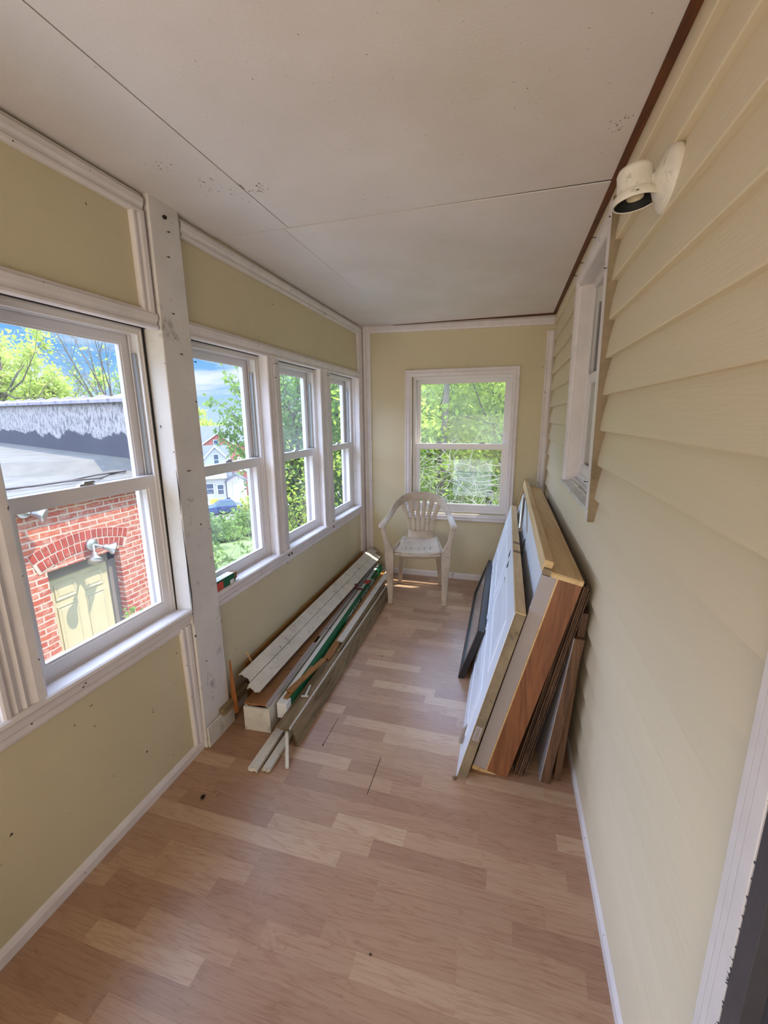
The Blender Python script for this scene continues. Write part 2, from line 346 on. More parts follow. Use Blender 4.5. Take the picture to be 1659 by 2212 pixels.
# left wall panels (yellow boards) : above and below the windows, and filler behind
lw = MB()
for (y0, y1) in ((-1.6, 1.43), (1.56, 3.80)):
    lw.box(-1.34, -1.30, y0, y1, 1.84, 2.30).box(-1.34, -1.30, y0, y1, 0, .67)
    lw.box(-1.46, -1.34, y0, y1, 1.845, 2.34).box(-1.46, -1.34, y0, y1, -.1, .655)
lw.box(-1.46, -1.34, 1.42, 1.58, 0, 2.3)
lw.box(-1.46, -1.30, -1.6, -.70, .65, 1.86)
struct(lw.build('wall_left', 'yellow'), 'dull yellow painted board wall holding the row of windows', 'wall')
bw = MB().box(-1.46, -1.30, -1.72, -1.6, -.1, 2.34).box(-1.46, .5, -1.72, -1.6, 2.1, 2.34).box(.30, .5, -1.72, -1.6, -.1, 2.34).box(-1.46, .5, -1.72, -1.6, -.1, .35).box(-1.46, .5, -1.90, -1.85, -.1, 2.34)
struct(bw.build('wall_back', 'yellow'), 'dull yellow painted wall behind the camera', 'wall')
# far wall around its window
FX0, FX1, FZ0, FZ1 = -.83, .03, .635, 1.85
fw = MB().box(-1.40, FX0, 3.84, 3.97, -.1, 2.34).box(FX1, .50, 3.84, 3.97, -.1, 2.34).box(FX0, FX1, 3.84, 3.97, -.1, FZ0).box(FX0, FX1, 3.84, 3.97, FZ1, 2.34)
struct(fw.build('wall_far', 'yellow'), 'dull yellow painted end wall around the single window', 'wall')

# right wall: lap siding
Z0 = .044; EXP = .1272
def siding(mb, y0, y1, za, zb):
    k = 0
    while Z0 + EXP * (k - 1) < zb:
        zl = Z0 + EXP * (k - 1); zt = zl + EXP
        a = max(zl, za); b = min(zt, zb)
        if b - a > .002:
            def o(z):
                f = (z - zl) / EXP; return wx(z) - .020 * (1 - f ** 1.4)
            xa, xb = o(a), o(b)
            # slightly rounded lip
            mid = [(o(a + (b - a) * q), a + (b - a) * q) for q in (.12, .3, .5, .7, .85)]
            prof = ([(xa + .0215, a), (xa + .003, a), (xa, a + .003)] if a == zl else [(xa + .03, a), (xa, a)]) + mid + [(xb, b), (xb + .03, b)]
            mb.loft([[(x, y0, z) for x, z in prof], [(x, y1, z) for x, z in prof]])
        k += 1
WY0, WY1, WZ0, WZ1 = 1.79, 2.56, 1.15, 2.17
rw = MB()
siding(rw, .56, WY0, .03, 2.33); siding(rw, WY1, 3.84, .03, 2.33); siding(rw, WY0, WY1, .03, WZ0); siding(rw, WY0, WY1, WZ1, 2.33)
siding(rw, -1.6, -.42, .03, 2.33); siding(rw, -.42, .56, 2.12, 2.33)
rw.box(.375, .43, .56, WY0, -.1, 2.34).box(.375, .43, WY1, 3.98, -.1, 2.34).box(.375, .43, WY0, WY1, -.1, WZ0).box(.375, .43, WY0, WY1, WZ1, 2.34).box(.375, .43, -1.6, -.42, -.1, 2.34).box(.375, .43, -.42, .56, 2.12, 2.34)
struct(rw.build('wall_right', 'siding'), 'cream lap siding of the house wall, wood-grain embossed', 'wall')

# mouldings --------------------------------------------------------------
CAS = [(0, 0), (0, .012), (.004, .017), (.012, .018), (.018, .013), (.026, .014), (.034, .019), (.050, .020), (.058, .014), (.064, .012), (.064, 0)]
def casing(mb, p0, p1, side, out, w=.064, th=.02):
    pr = [(x / .064 * w, y / .02 * th) for x, y in CAS]; mb.extr(pr, p0, p1, side, out)
tn = [3]
def trim(mb, label, mat='white', bevel=0.0008):
    o = mb.build('trim_%d' % tn[0], mat, bevel=bevel); tn[0] += 1; return struct(o, label, 'trim')
def nail(parent, p, d, L=.022, r=.0014):
    p = Vector(p); d = Vector(d).normalized(); mb = MB().tube([p - d * .003, p + d * L], r, 6).tube([p + d * L, p + d * (L + .0015)], r * 2.3, 8)
    return mb.build('nail', 'nail', parent)
O = (1, 0, 0)
m = MB(); casing(m, (-1.30, -1.6, 2.207), (-1.30, 1.405, 2.207), (0, 0, 1), O, .068, .024); trim(m, 'white ceiling moulding left of the post')
m = MB(); casing(m, (-1.30, 1.59, 2.205), (-1.30, 3.80, 2.205), (0, 0, 1), O, .068, .024); trim(m, 'white ceiling moulding above the row of three windows')
m = MB(); casing(m, (-1.30, -1.6, 1.828), (-1.30, 1.41, 1.828), (0, 0, 1), O, .064, .026); trim(m, 'white head casing over the nearest window')
m = MB(); casing(m, (-1.30, 1.575, 1.828), (-1.30, 3.72, 1.828), (0, 0, 1), O, .066, .026); trim(m, 'white head casing over the row of three windows')
m = MB(); casing(m, (-1.30, 1.352, 1.88), (-1.30, 1.352, 2.22), (0, 1, 0), O, .062, .022); trim(m, 'short vertical white moulding against the post top')
m = MB(); casing(m, (-1.30, 1.352, .045), (-1.30, 1.345, .63), (0, 1, 0), O, .062, .02); trim(m, 'vertical white moulding against the post below the sill')
def stool(y0, y1, label):
    m = MB(); m.extr([(-.07, .684), (.022, .698), (.030, .694), (.032, .684), (.024, .672), (.020, .650), (.012, .640), (.012, .622), (.008, .612), (0, .612), (0, .655), (-.07, .655)], (-1.30, y0, 0), (-1.30, y1, 0), O, (0, 0, 1))
    return trim(m, label)
stool(-1.6, 1.405, 'white window stool under the nearest window'); s2 = stool(1.575, 3.70, 'white window stool under the row of three windows')
for y in (2.262, 2.298, 2.985):
    q = MB().lathe([(.0075, 0), (.0075, .004)], (-1.268, y, .668), (1, 0, .1), 10).build('screw_cup', 'nail', s2)
m = MB().extr([(0, 0), (.016, 0), (.015, .030), (.009, .042), (0, .046)], (-1.30, -1.6, 0), (-1.30, 1.40, 0), O, (0, 0, 1))
o = m.build('baseboard_left', 'white', bevel=.001); struct(o, 'dirty white baseboard strip under the nearest window', 'baseboard')
# the post
pm = MB().add([(-1.27, 1.40, 0), (-1.27, 1.585, 0), (-1.45, 1.585, 0), (-1.45, 1.40, 0), (-1.272, 1.422, 2.30), (-1.272, 1.572, 2.30), (-1.45, 1.572, 2.30), (-1.45, 1.422, 2.30)],
              [(0, 3, 2, 1), (4, 5, 6, 7), (0, 1, 5, 4), (1, 2, 6, 5), (2, 3, 7, 6), (3, 0, 4, 7)])
post = pm.build('trim_%d' % tn[0], 'whitepost', bevel=.004); tn[0] += 1; struct(post, 'thick cracked white wooden post between the windows, nails sticking out', 'post')
for (y, z) in ((1.50, 2.19), (1.485, 2.10), (1.478, 1.90), (1.50, 1.755), (1.575, 1.735), (1.455, .42), (1.47, 1.29), (1.482, 1.29)):
    nail(post, (-1.271, y, z), (1, -.2, -.3), .012 if z > 1.3 else .002)
k_ = MB().ball((-1.268, 1.492, 2.235), .008, .009, .007, 6).build('knot_hole', 'gapdark', post)
for i, (y0, z0, y1, z1) in enumerate(((1.402, 1.10, 1.400, .70), (1.404, 1.30, 1.402, 1.12), (1.41, .9, 1.401, .62))):
    MB().tube([(-1.2695, y0, z0), (-1.269, (y0 + y1) / 2 + .004, (z0 + z1) / 2), (-1.2695, y1, z1)], [.0006, .0022, .0006], 5).build('crack', 'gapdark', post)
m = MB().box(-1.268, -1.258, 1.405, 1.60, 0, .105); trim(m, 'short white baseboard block at the foot of the post', 'chipwhite', .003)
# baseboard behind lumber
o = MB().box(-1.30, -1.29, 1.60, 3.80, 0, .05).build('baseboard_left_far', 'white', bevel=.002); struct(o, 'white baseboard hidden behind the lumber pile', 'baseboard')
# mullions
for i, (ya, yb, ca, cb) in enumerate(((2.203, 2.335, 2.172, 2.272), (2.945, 3.095, 2.872, 3.005), (.672, .80, .682, .802), (-.06, .065, -.06, .06))):
    m = MB().box(-1.45, -1.298, ya, yb, .655, 1.86)
    w_ = cb - ca
    pr = [(0, 0), (0, .018), (.05 * w_, .022), (.14 * w_, .022), (.2 * w_, .014), (.3 * w_, .020), (.42 * w_, .014), (.5 * w_, .020), (.6 * w_, .014), (.75 * w_, .022), (.94 * w_, .022), (w_, .016), (w_, 0)]
    m.extr(pr, (-1.30, ca, .665), (-1.30, ca, 1.832), (0, 1, 0), O)
    o = trim(m, ['fluted white casing between the second and third windows from the camera', 'fluted white casing between the two farthest left windows', 'wide fluted white casing left of the nearest window', 'fluted white casing behind the camera'][i])
    if i < 2:
        for (dz) in ((.0, .075) if i == 0 else (0,)):
            nail(o, (-1.28, cb - .03, 1.80 - dz), (1, -.25, -.05), .022 - dz * .15)
m = MB().box(-1.40, -1.343, .80, 1.415, 1.8375, 1.8450).box(-1.40, -1.343, 1.588, 3.705, 1.8375, 1.8450).box(-1.353, -1.350, 1.4035, 1.4105, .67, 1.84); trim(m, 'dark open gap along the window heads and beside the post', 'gapdark', 0)
# corner strips
m = MB().box(-1.45, -1.33, 3.705, 3.80, .655, 1.86).box(-1.34, -1.285, 3.71, 3.84, 0, 2.30); casing(m, (-1.30, 3.705, .0), (-1.30, 3.705, 2.27), (0, 1, 0), O, .085, .022); trim(m, 'white corner board on the window wall')
m = MB(); casing(m, (-1.283, 3.84, .0), (-1.283, 3.84, 2.285), (1, 0, 0), (0, -1, 0), .070, .022); trim(m, 'tall white corner moulding on the end wall')
D = (0, -1, 0)
m = MB().extr([(0, 0), (0, .018), (.012, .024), (.05, .02), (.066, .012), (.066, 0)], (-1.212, 3.84, 2.226), (.325, 3.84, 2.205), (0, 0, 1), D)
trim(m, 'white ceiling moulding across the end wall, dark gap above')
m = MB(); casing(m, (.268, 3.84, .05), (.268, 3.84, 2.16), (1, 0, 0), D, .060, .02); trim(m, 'white vertical moulding on the end wall beside the siding')
# far window trim, mitred
m = MB()
def ringtrim(m, x0, x1, z0, z1, w, y, dy, open_bottom=False):
    P = lambda x, z, o: Vector((x, y - o, z))
    prof = [(0, 0), (0, .75), (.12, 1), (.35, .8), (.6, .95), (.8, .7), (1, .55), (1, 0)]
    cor = [(x0, z0, 1, 1), (x1, z0, -1, 1), (x1, z1, -1, -1), (x0, z1, 1, -1)]
    m.loft([[P(cx_ + sx * f * w, cz_ + sz * f * w, o * dy) for f, o in prof] for cx_, cz_, sx, sz in cor], close=True)
ringtrim(m, -.893, .080, .568, 1.905, .060, 3.84, .022)
trim(m, 'white mitred casing around the end wall window')
o = MB().extr([(0, 0), (.012, 0), (.010, .045), (.004, .055), (0, .055)], (-1.212, 3.84, 0), (-.435, 3.84, 0), D, (0, 0, 1)).extr([(0, 0), (.012, 0), (.010, .045), (.004, .055), (0, .055)], (-.428, 3.84, 0), (.27, 3.84, 0), D, (0, 0, 1)).build('baseboard_far', 'white', bevel=.001)
struct(o, 'white baseboard in two lengths under the end wall window', 'baseboard')
o = MB().extr([(0, 0), (-.028, 0), (-.028, .036), (-.020, .050), (0, .052)], (.3655, .595, 0), (.3655, 3.83, 0), (1, 0, 0), (0, 0, 1)).build('baseboard_right', 'white', bevel=.001)
struct(o, 'worn white baseboard strip below the siding', 'baseboard')

# windows ----------------------------------------------------------------
def ring(mb, mp, u0, u1, z0, z1, w, d0, d1, wb=None, wt=None):
    wb = w if wb is None else wb; wt = w if wt is None else wt
    def c(u, z, d): return mp(u, z, d)
    o = [(u0, z0), (u1, z0), (u1, z1), (u0, z1)]; i = [(u0 + w, z0 + wb), (u1 - w, z0 + wb), (u1 - w, z1 - wt), (u0 + w, z1 - wt)]
    rings = [[c(*o[k], d0), c(*i[k], d0), c(*i[k], d1), c(*o[k], d1)] for k in range(4)]
    mb.loft(rings, close=True)
def window(name, mp, u0, u1, z0, z1, zm, label, gu='glass', gl='glass', locks=1, dep=.10):
    r = empty(name, mp((u0 + u1) / 2, z0, 0)); o0 = Vector(r.location)
    def fin(mb, nm, mat, par=None, bev=.0015):
        ob = mb.build(nm, mat, bevel=bev); ob.parent = par or r
        if par is None: ob.location = -o0
        return ob
    f = MB(); ring(f, mp, u0, u1, z0, z1, .012, 0, dep); ring(f, mp, u0 + .004, u1 - .004, z0 + .004, z1 - .004, .022, .004, .012); ring(f, mp, u0 + .008, u1 - .008, z0 + .008, z1 - .008, .016, .048, .054); ring(f, mp, u0 + .01, u1 - .01, z0 + .01, z1 - .01, .03, dep - .02, dep)
    fin(f, 'window_frame', 'vinyl')
    a, b = u0 + .016, u1 - .016
    up = MB(); ring(up, mp, a, b, zm - .028, z1 - .018, .038, .058, .088, wb=.036); ring(up, mp, a + .036, b - .036, zm + .006, z1 - .054, .008, .062, .070)
    us = fin(up, 'upper_sash', 'vinyl')
    g = MB(); g.add([mp(a + .036, zm + .006, .074), mp(b - .036, zm + .006, .074), mp(b - .036, z1 - .054, .074), mp(a + .036, z1 - .054, .074)], [(0, 1, 2, 3)]); fin(g, 'upper_pane', gu, us, 0)
    lo = MB(); ring(lo, mp, a, b, z0 + .022, zm + .026, .042, .010, .046, wb=.052, wt=.044); ring(lo, mp, a + .040, b - .040, z0 + .072, zm - .016, .009, .015, .024)
    ls = fin(lo, 'lower_sash', 'vinyl')
    g = MB(); g.add([mp(a + .040, z0 + .072, .030), mp(b - .040, z0 + .072, .030), mp(b - .040, zm - .016, .030), mp(a + .040, zm - .016, .030)], [(0, 1, 2, 3)]); fin(g, 'lower_pane', gl, ls, 0)
    for i in range(locks):
        uc = (a + b) / 2 if locks == 1 else a + (b - a) * (.27 + .46 * i)
        k = MB(); zz = zm + .026
        k.loft([[mp(uc + du, zz, .018 + dd) for du, dd in ((-.03, 0), (.03, 0), (.03, .02), (-.03, .02))], [mp(uc + du, zz + .007, .018 + dd) for du, dd in ((-.024, .003), (.02, .003), (.02, .017), (-.024, .017))]])
        k.loft([[mp(uc + du, zz + .006, .02 + dd) for du, dd in ((-.012, 0), (.034, .002), (.034, .01), (-.012, .014))], [mp(uc + du, zz + .014, .02 + dd) for du, dd in ((-.008, .002), (.03, .004), (.03, .008), (-.008, .012))]])
        lk = fin(k, 'sash_lock', 'steel', ls, .001)
    # balance track seen beside the upper sash
    for uu in (u0 + .012, u1 - .0235):
        tr = MB(); p = [mp(uu, zm + .03, .03), mp(uu + .0115, zm + .03, .03), mp(uu + .0115, z1 - .09, .03), mp(uu, z1 - .09, .03)]; q = [mp(uu, zm + .03, .046), mp(uu + .0115, zm + .03, .046), mp(uu + .0115, z1 - .09, .046), mp(uu, z1 - .09, .046)]
        tr.loft([p, q]); fin(tr, 'balance_track', 'steel' if uu > (u0 + u1) / 2 else 'vinyl')
    return struct(r, label, 'window')
LM = lambda u, z, d: Vector((-1.355 - d, u, z))
FM = lambda u, z, d: Vector((u, 3.855 + d, z))
RM = lambda u, z, d: Vector((.378 + d, u, z))
window('window_1', LM, .802, 1.412, .665, 1.838, 1.255, 'white double-hung window nearest the camera, brick building beyond')
window('window_2', LM, 1.588, 2.202, .665, 1.838, 1.255, 'white double-hung window just beyond the post')
window('window_3', LM, 2.338, 2.945, .665, 1.838, 1.255, 'white double-hung window, middle of the row of three', 'glasshazy')
window('window_4', LM, 3.098, 3.705, .665, 1.838, 1.255, 'white double-hung window next to the far corner')
window('window_5', LM, .068, .672, .665, 1.845, 1.255, 'white double-hung window beside the camera')
window('window_8', LM, -.67, -.068, .665, 1.845, 1.255, 'white double-hung window behind the camera')
window('window_6', FM, -.826, .026, .638, 1.846, 1.238, 'white double-hung window in the end wall, hazy glass', 'glassdusty', 'glass', 2)
w7 = window('window_7', RM, WY0 + .05, WY1 - .05, WZ0 + .02, WZ1 - .03, 1.68, 'white house window set deep in the siding wall', dep=.08)
fm = MB().add([(-.455, 3.8905, 1.123), (-.108, 3.8905, 1.123), (-.108, 3.8905, .79), (-.455, 3.8905, .79)], [(0, 1, 2, 3)]).build('hazy_rectangle', 'haze')  # see-through rectangle, hazier than the pane around it
tag(fm, 'faint clear rectangular film on the lower pane of the end wall window', 'haze')
# right window surround
m = MB(); m.box(.327, .50, WY0 - .01, WY0 + .052, WZ0, WZ1).box(.327, .50, WY1 - .052, WY1 + .02, WZ0, WZ1).box(.325, .50, WY0, WY1, WZ1 - .032, WZ1 + .01).box(.36, .50, WY0, WY1, WZ0 - .01, WZ0 + .022)
m.box(.43, .52, WY0 - .02, WY0 + .05, WZ0 - .02, WZ1 + .02).box(.43, .52, WY1 - .05, WY1 + .02, WZ0 - .02, WZ1 + .02)
trim(m, 'white jamb lining of the house window')
m = MB(); m.extr([(0, -.03), (0, .02), (.05, .024), (.062, .020), (.075, .012), (.075, -.03)], (.335, 1.735, 1.105), (.325, 1.765, 2.215), (0, 1, 0), (-1, 0, 0)); o = trim(m, 'white vertical casing board at the near side of the house window')
for z_ in (2.16, 2.0, 1.25): nail(o, (.31, 1.78, z_), (-1, -.1, 0), .012)
MB().loft([[(.355, 1.729, 1.102), (.312, 1.729, 1.102), (.312, 1.7345, 1.102), (.355, 1.7345, 1.102)], [(.345, 1.759, 2.214), (.302, 1.759, 2.214), (.302, 1.7645, 2.214), (.345, 1.7645, 2.214)]]).build('raw_edge', 'rawedge', o)['label'] = 'bare brown board edge'
m = MB(); m.extr([(0, -.03), (0, .02), (.05, .024), (.062, .020), (.075, .012), (.075, -.03)], (.335, 2.61, 1.15), (.325, 2.60, 2.20), (0, -1, 0), (-1, 0, 0)); trim(m, 'white vertical casing board at the far side of the house window')
m = MB(); m.extr([(0, -.03), (0, .012), (.013, .012), (.026, .024), (.06, .022), (.078, .016), (.078, -.03)], (.325, 1.775, 2.135), (.325, 2.60, 2.135), (0, 0, 1), (-1, 0, 0)); o = trim(m, 'white head casing board of the house window')
for y_ in (2.05, 2.35, 2.54): nail(o, (.308, y_, 2.19), (-1, -.2, .1), .02)
m = MB(); m.extr([(.09, .03), (-.005, .005), (-.030, -.002), (-.030, -.022), (-.010, -.030), (.0, -.034), (.09, -.03)], (.34, 1.745, 1.15), (.34, 2.62, 1.15), (1, 0, 0), (0, 0, 1)); trim(m, 'white sloping sill of the house window, crusted with old caulk', 'chipwhite')
m = MB(); rr = random.Random(4); m.tube([(.345 + rr.uniform(-.004, .004), 1.95 + .5 * i / 14, 1.158 + rr.uniform(0, .004)) for i in range(15)], [rr.uniform(.002, .006) for i in range(15)], 6); m.build('caulk_bead', 'chipwhite', bpy.data.objects['trim_%d' % (tn[0] - 1)])
hb = MB().box(.56, .575, WY0 - .1, WY1 + .1, WZ0 - .1, WZ1 + .1).box(.43, .575, WY0 - .1, WY0 - .06, WZ0 - .1, WZ1 + .1).box(.43, .575, WY1 + .06, WY1 + .1, WZ0 - .1, WZ1 + .1).build('wall_house_inner', 'blind'); struct(hb, 'grey shade behind the house window', 'wall')
# house door casing at right edge of the picture
m = MB(); m.extr([(0, 0), (0, .012), (.004, .016), (.018, .016), (.0183, .009), (.0200, .009), (.0203, .017), (.034, .017), (.0343, .010), (.0360, .010), (.0363, .018), (.060, .018), (.064, .010), (.064, 0)], (.344, .592, 0), (.338, .592, 2.09), (0, -1, 0), (-1, 0, 0))
m.box(.340, .372, .53, .592, 0, 2.09)
m.box(.31, .33, -.47, .592, 2.05, 2.11); trim(m, 'white grooved casing of the house door at the right edge')
m = MB(); rr = random.Random(8); m.box(.323, .40, .495, .5275, 0, 2.08); m.box(.345, .365, .455, .495, 0, 2.08); 
for i in range(60):
    z_ = rr.uniform(.3, 1.2); m.tube([(.3255, .5255, z_), (.3245, .530 + rr.uniform(0, .006), z_ + rr.uniform(-.012, .012))], .0016, 4)
trim(m, 'dark grey metal door frame behind the casing', 'darkgrey')
dr = empty('door_1', (.40, .03, 0)); dp = MB().box(.372, .41, -.42, .452, 0, 2.06).build('door_leaf', 'greydoor', bevel=.003); dp.parent = dr; dp.location = (-.40, -.03, 0)
dh = MB().tube([(.36, -.34, 1.0), (.33, -.34, 1.0), (.33, -.24, 1.0)], .009, 8).build('door_handle', 'steel'); dh.parent = dr; dh.location = (-.40, -.03, 0)
struct(dr, 'grey house door standing beside the camera', 'door')

# ------------------------------------------------------------------ wall lamp
L0 = Vector((.330, 1.240, 2.020))
lp = empty('wall_lamp', L0); tag(lp, 'white painted porch lamp holder without bulb or shade on the siding', 'lamp')
cn = MB().lathe([(.066, -.004), (.067, .008), (.063, .016), (.050, .024), (.031, .033), (.012, .042), (.002, .044)], (0, 0, 0), (-1, 0, 0), 40).build('canopy', 'lampwhite', lp, smooth=True, bevel=.002)
cc = Vector((.262, 1.252, 1.985)) - L0; up_ = Vector((-.10, 0.02, 1)).normalized()
arm = MB().tube([(-.035, 0, .004), (-.045, 0, .004)], .014, 12).build('arm', 'lampwhite', lp)
cup = MB().lathe([(.047, 0), (.0475, .004), (.046, .016), (.040, .021), (.038, .026), (.038, .064), (.034, .073), (.02, .076), (.002, .0765), (.002, .072), (.02, .072), (.032, .068), (.035, .06), (.036, .026), (.044, .016), (.0445, 0), (.047, 0)], cc, up_, 40, cap=False).build('socket_cup', 'lampwhite', lp, smooth=True)
ins = MB().lathe([(.0440, .0015), (.0435, .014), (.0345, .027), (.033, .06), (.002, .066)], cc, up_, 32, cap=False).build('cup_lining', 'lampblack', lp, smooth=True); ins['label'] = 'black inside of the cup'
skt = MB().lathe([(.018, .07), (.018, .012), (.0165, .010), (.014, .012), (.014, .06), (.002, .061)], cc, up_, 24, cap=False).build('bulb_socket', 'porcelain', lp, smooth=True)
for k in range(3): MB().tube([cc + up_ * (.02) + Vector((.047 * math.cos(2.1 * k + .4), .047 * math.sin(2.1 * k + .4), -.012)), cc + up_ * .02 + Vector((.040 * math.cos(2.1 * k + .4), .040 * math.sin(2.1 * k + .4), -.012))], .0035, 8).build('set_screw', 'nail', lp)

# ------------------------------------------------------------------ plastic armchair
ch = empty('plastic_armchair', (-.670, 3.40, 0), math.radians(8)); tag(ch, 'old white plastic garden armchair with fan-shaped slatted back and dirty cracked seat', 'chair')
def chp(mb, nm, bev=.004, smooth=True):
    o = mb.build(nm, 'plastic', ch, bevel=bev); 
    for p in o.data.polygons: p.use_smooth = True
    return o
seat = MB(); n = 11; top = []; 
def sz(u, v):   # u -1..1 , v 0 front .. 1 back
    return .452 - .022 * math.sin(min(1, v * 1.5) * math.pi) * (1 - .3 * u * u) + .012 * u * u + (-.018 * max(0, .12 - v) / .12)
vs = []; fs = []
for j in range(n):
    v = j / (n - 1); hw = .205 - .055 * v; 
    for i in range(n):
        u = -1 + 2 * i / (n - 1); vs.append((u * hw, -.225 + .015 * u * u + .40 * v, sz(u, v)))
N = len(vs); vs += [(x, y, z - .006) for x, y, z in vs]
for j in range(n - 1):
    for i in range(n - 1):
        q = j * n + i; fs.append((q, q + 1, q + n + 1, q + n)); fs.append((q + N, q + n + N, q + n + 1 + N, q + 1 + N))
for i in range(n - 1):
    fs.append((i, i + N, i + 1 + N, i + 1)); q = (n - 1) * n + i; fs.append((q, q + 1, q + 1 + N, q + N))
    q = i * n; fs.append((q, q + n, q + n + N, q + N)); q = i * n + n - 1; fs.append((q, q + N, q + n + N, q + n))
seat.add(vs, fs)
# front apron and side aprons
apr = []
for k in range(17):
    u = -1 + k / 8; x, y = u * .205, -.227 + .015 * u * u; zb = .396 + .022 * abs(u) ** 3
    apr.append([(x, y - .004, .428), (x, y - .002, zb), (x, y + .004, zb), (x, y + .006, .436)])
seat.loft(apr)
for s_ in (-1, 1):
    seat.loft([[(s_ * .205, -.21, .462), (s_ * .205, -.21, .415), (s_ * .200, -.21, .415), (s_ * .200, -.21, .462)], [(s_ * .150, .175, .462), (s_ * .150, .175, .42), (s_ * .145, .175, .42), (s_ * .145, .175, .462)]])
so_ = chp(seat, 'seat', 0)
rr = random.Random(3)
for k in range(5):
    x = -.10 + .05 * k + rr.uniform(-.01, .01); pts = [(x + rr.uniform(-.006, .006), -.12 + .02 * i, sz(x / .18, (.105 + .02 * i) / .4) + .0006) for i in range(5)]
    MB().tube(pts, [.0004, .0013, .0016, .0012, .0004], 4).build('seat_crack', 'gapdark', so_)
back = MB(); vs = []
for (z, y, hw) in ((.448, .165, .118), (.470, .178, .112), (.495, .190, .108), (.525, .202, .110)):
    vs.append([Vector((u * hw, y - .018 * (1 - u * u) + .006, z)) for u in (-1, -.6, -.2, .2, .6, 1)] + [Vector((u * hw, y - .018 * (1 - u * u) + .012, z)) for u in (1, .6, .2, -.2, -.6, -1)])
back.loft(vs); bo = chp(back, 'backrest', .001)
arc = [(.282, -.240, .640), (.282, -.218, .658), (.268, -.10, .674), (.246, .03, .690), (.232, .11, .718), (.208, .185, .752), (.165, .24, .785), (.095, .28, .808), (0, .292, .816)]
full = arc + [(-x, y, z) for x, y, z in reversed(arc[:-1])]
W_ = [.048, .056, .050, .046, .052, .060, .066, .070, .070]; W_ = W_ + W_[:-1][::-1]
T_ = [.016, .016, .014, .014, .012, .010, .010, .010, .010]; T_ = T_ + T_[:-1][::-1]
sides = []; ups = []
blend = [0, 0, .05, .25, .6, .85, 1, 1, 1]; blend = blend + blend[:-1][::-1]
for i, p in enumerate(full):
    d = (Vector(full[min(i + 1, len(full) - 1)]) - Vector(full[max(i - 1, 0)])).normalized(); hz = d.cross(Vector((0, 0, 1))).normalized(); vt = Vector((0, .25, 1)); vt = (vt - d * vt.dot(d)).normalized()
    sd_ = (hz * (1 - blend[i]) + vt * blend[i]).normalized(); sides.append(sd_); ups.append(sd_.cross(d))
am = MB().ribbon(full, sides, ups, W_, T_); ao = chp(am, 'arm_and_back_frame', .003)
sl = [(.033, .019), (.101, .058), (.168, .098)]
for tx, bx in sl + [(-a, -b) for a, b in sl]:
    pts = []; sd2 = []; up2 = []; ws = []
    zt = .790 - .9 * max(0, abs(tx) - .05) ** 1.0 * .32; yt = .290 - .35 * max(0, abs(tx) - .03)
    for k in range(7):
        f = k / 6; x = bx + (tx - bx) * (f ** 1.7); z = .520 + (zt - .520) * f; y = .195 - .016 * (1 - (bx / .11) ** 2) + (yt - .195 + .016 * (1 - (bx / .11) ** 2)) * f
        pts.append((x, y, z)); sd2.append((1, 0, 0)); up2.append((0, 1, -.3)); ws.append(.027 + .019 * f)
    chp(MB().ribbon(pts, sd2, up2, ws, .006), 'slat', .0015).parent = bo
for s_ in (-1, 1):
    f = MB(); pts = [(s_ * .222, -.222, 0), (s_ * .222, -.222, .014), (s_ * .218, -.220, .02), (s_ * .222, -.214, .22), (s_ * .226, -.210, .40), (s_ * .228, -.210, .46), (s_ * .256, -.216, .54), (s_ * .276, -.222, .648)]
    f.ribbon(pts, [(1, 0, 0)] * 8, [(0, 1, 0)] * 8, [.044, .044, .038, .054, .074, .066, .036, .036], [.036, .036, .032, .036, .040, .040, .034, .040]); chp(f, 'leg', .005)
    b_ = MB(); pts = [(s_ * .188, .225, 0), (s_ * .186, .222, .02), (s_ * .165, .19, .25), (s_ * .140, .155, .45)]
    b_.ribbon(pts, [(1, 0, 0)] * 4, [(0, 1, 0)] * 4, [.038, .036, .044, .050], [.034, .032, .034, .040]); chp(b_, 'leg', .005)

# ------------------------------------------------------------------ doors and boards leaning on the siding
class Lean:
    """cross-section frame: origin at the foot (x,0), s across, t up the lean"""
    def __init__(s, x0, z0, x1, z1):
        s.o = Vector((x0, 0, z0)); s.t = (Vector((x1, 0, z1)) - s.o).normalized(); s.s = Vector((s.t.z, 0, -s.t.x))
    def p(s, a, b, y): v = s.o + s.s * a + s.t * b; return Vector((v.x, y, v.z))
    def box(s, mb, a0, a1, b0, b1, y0, y1, jag=0, seed=0):
        if not jag: return mb.loft([[s.p(a0, b0, y0), s.p(a1, b0, y0), s.p(a1, b1, y0), s.p(a0, b1, y0)], [s.p(a0, b0, y1), s.p(a1, b0, y1), s.p(a1, b1, y1), s.p(a0, b1, y1)]])
        rnd = random.Random(seed); k = 14; r0 = []; 
        L = [s.p(a0, b0 + (b1 - b0) * i / k, y0 + rnd.uniform(-jag, jag)) for i in range(k + 1)]; Rr = [s.p(a1, b0 + (b1 - b0) * i / k, y0 + rnd.uniform(-jag, jag)) for i in range(k + 1)]
        r0 = L + Rr[::-1]; return mb.loft([r0, [Vector((v.x, y1, v.z)) for v in r0]])
def pbuild(mb, nm, mat, root, bev=.001):
    o = mb.build(nm, mat, root, bevel=bev); o.location = -Vector(root.location); return o
# white panel door on its side
A = Lean(-.133, .001, .064, .786); DH = .805; DY0, DY1 = 1.545, 3.58; TH = .041
d1 = empty('panel_door', (-.11, 2.5, 0)); tag(d1, 'white six-panel door lying on its long edge against the stacked frames, frontmost', 'door')
sl_ = MB(); A.box(sl_, .002, TH, 0, DH, DY0 + .002, DY1); pbuild(sl_, 'core', 'rawedge', d1)
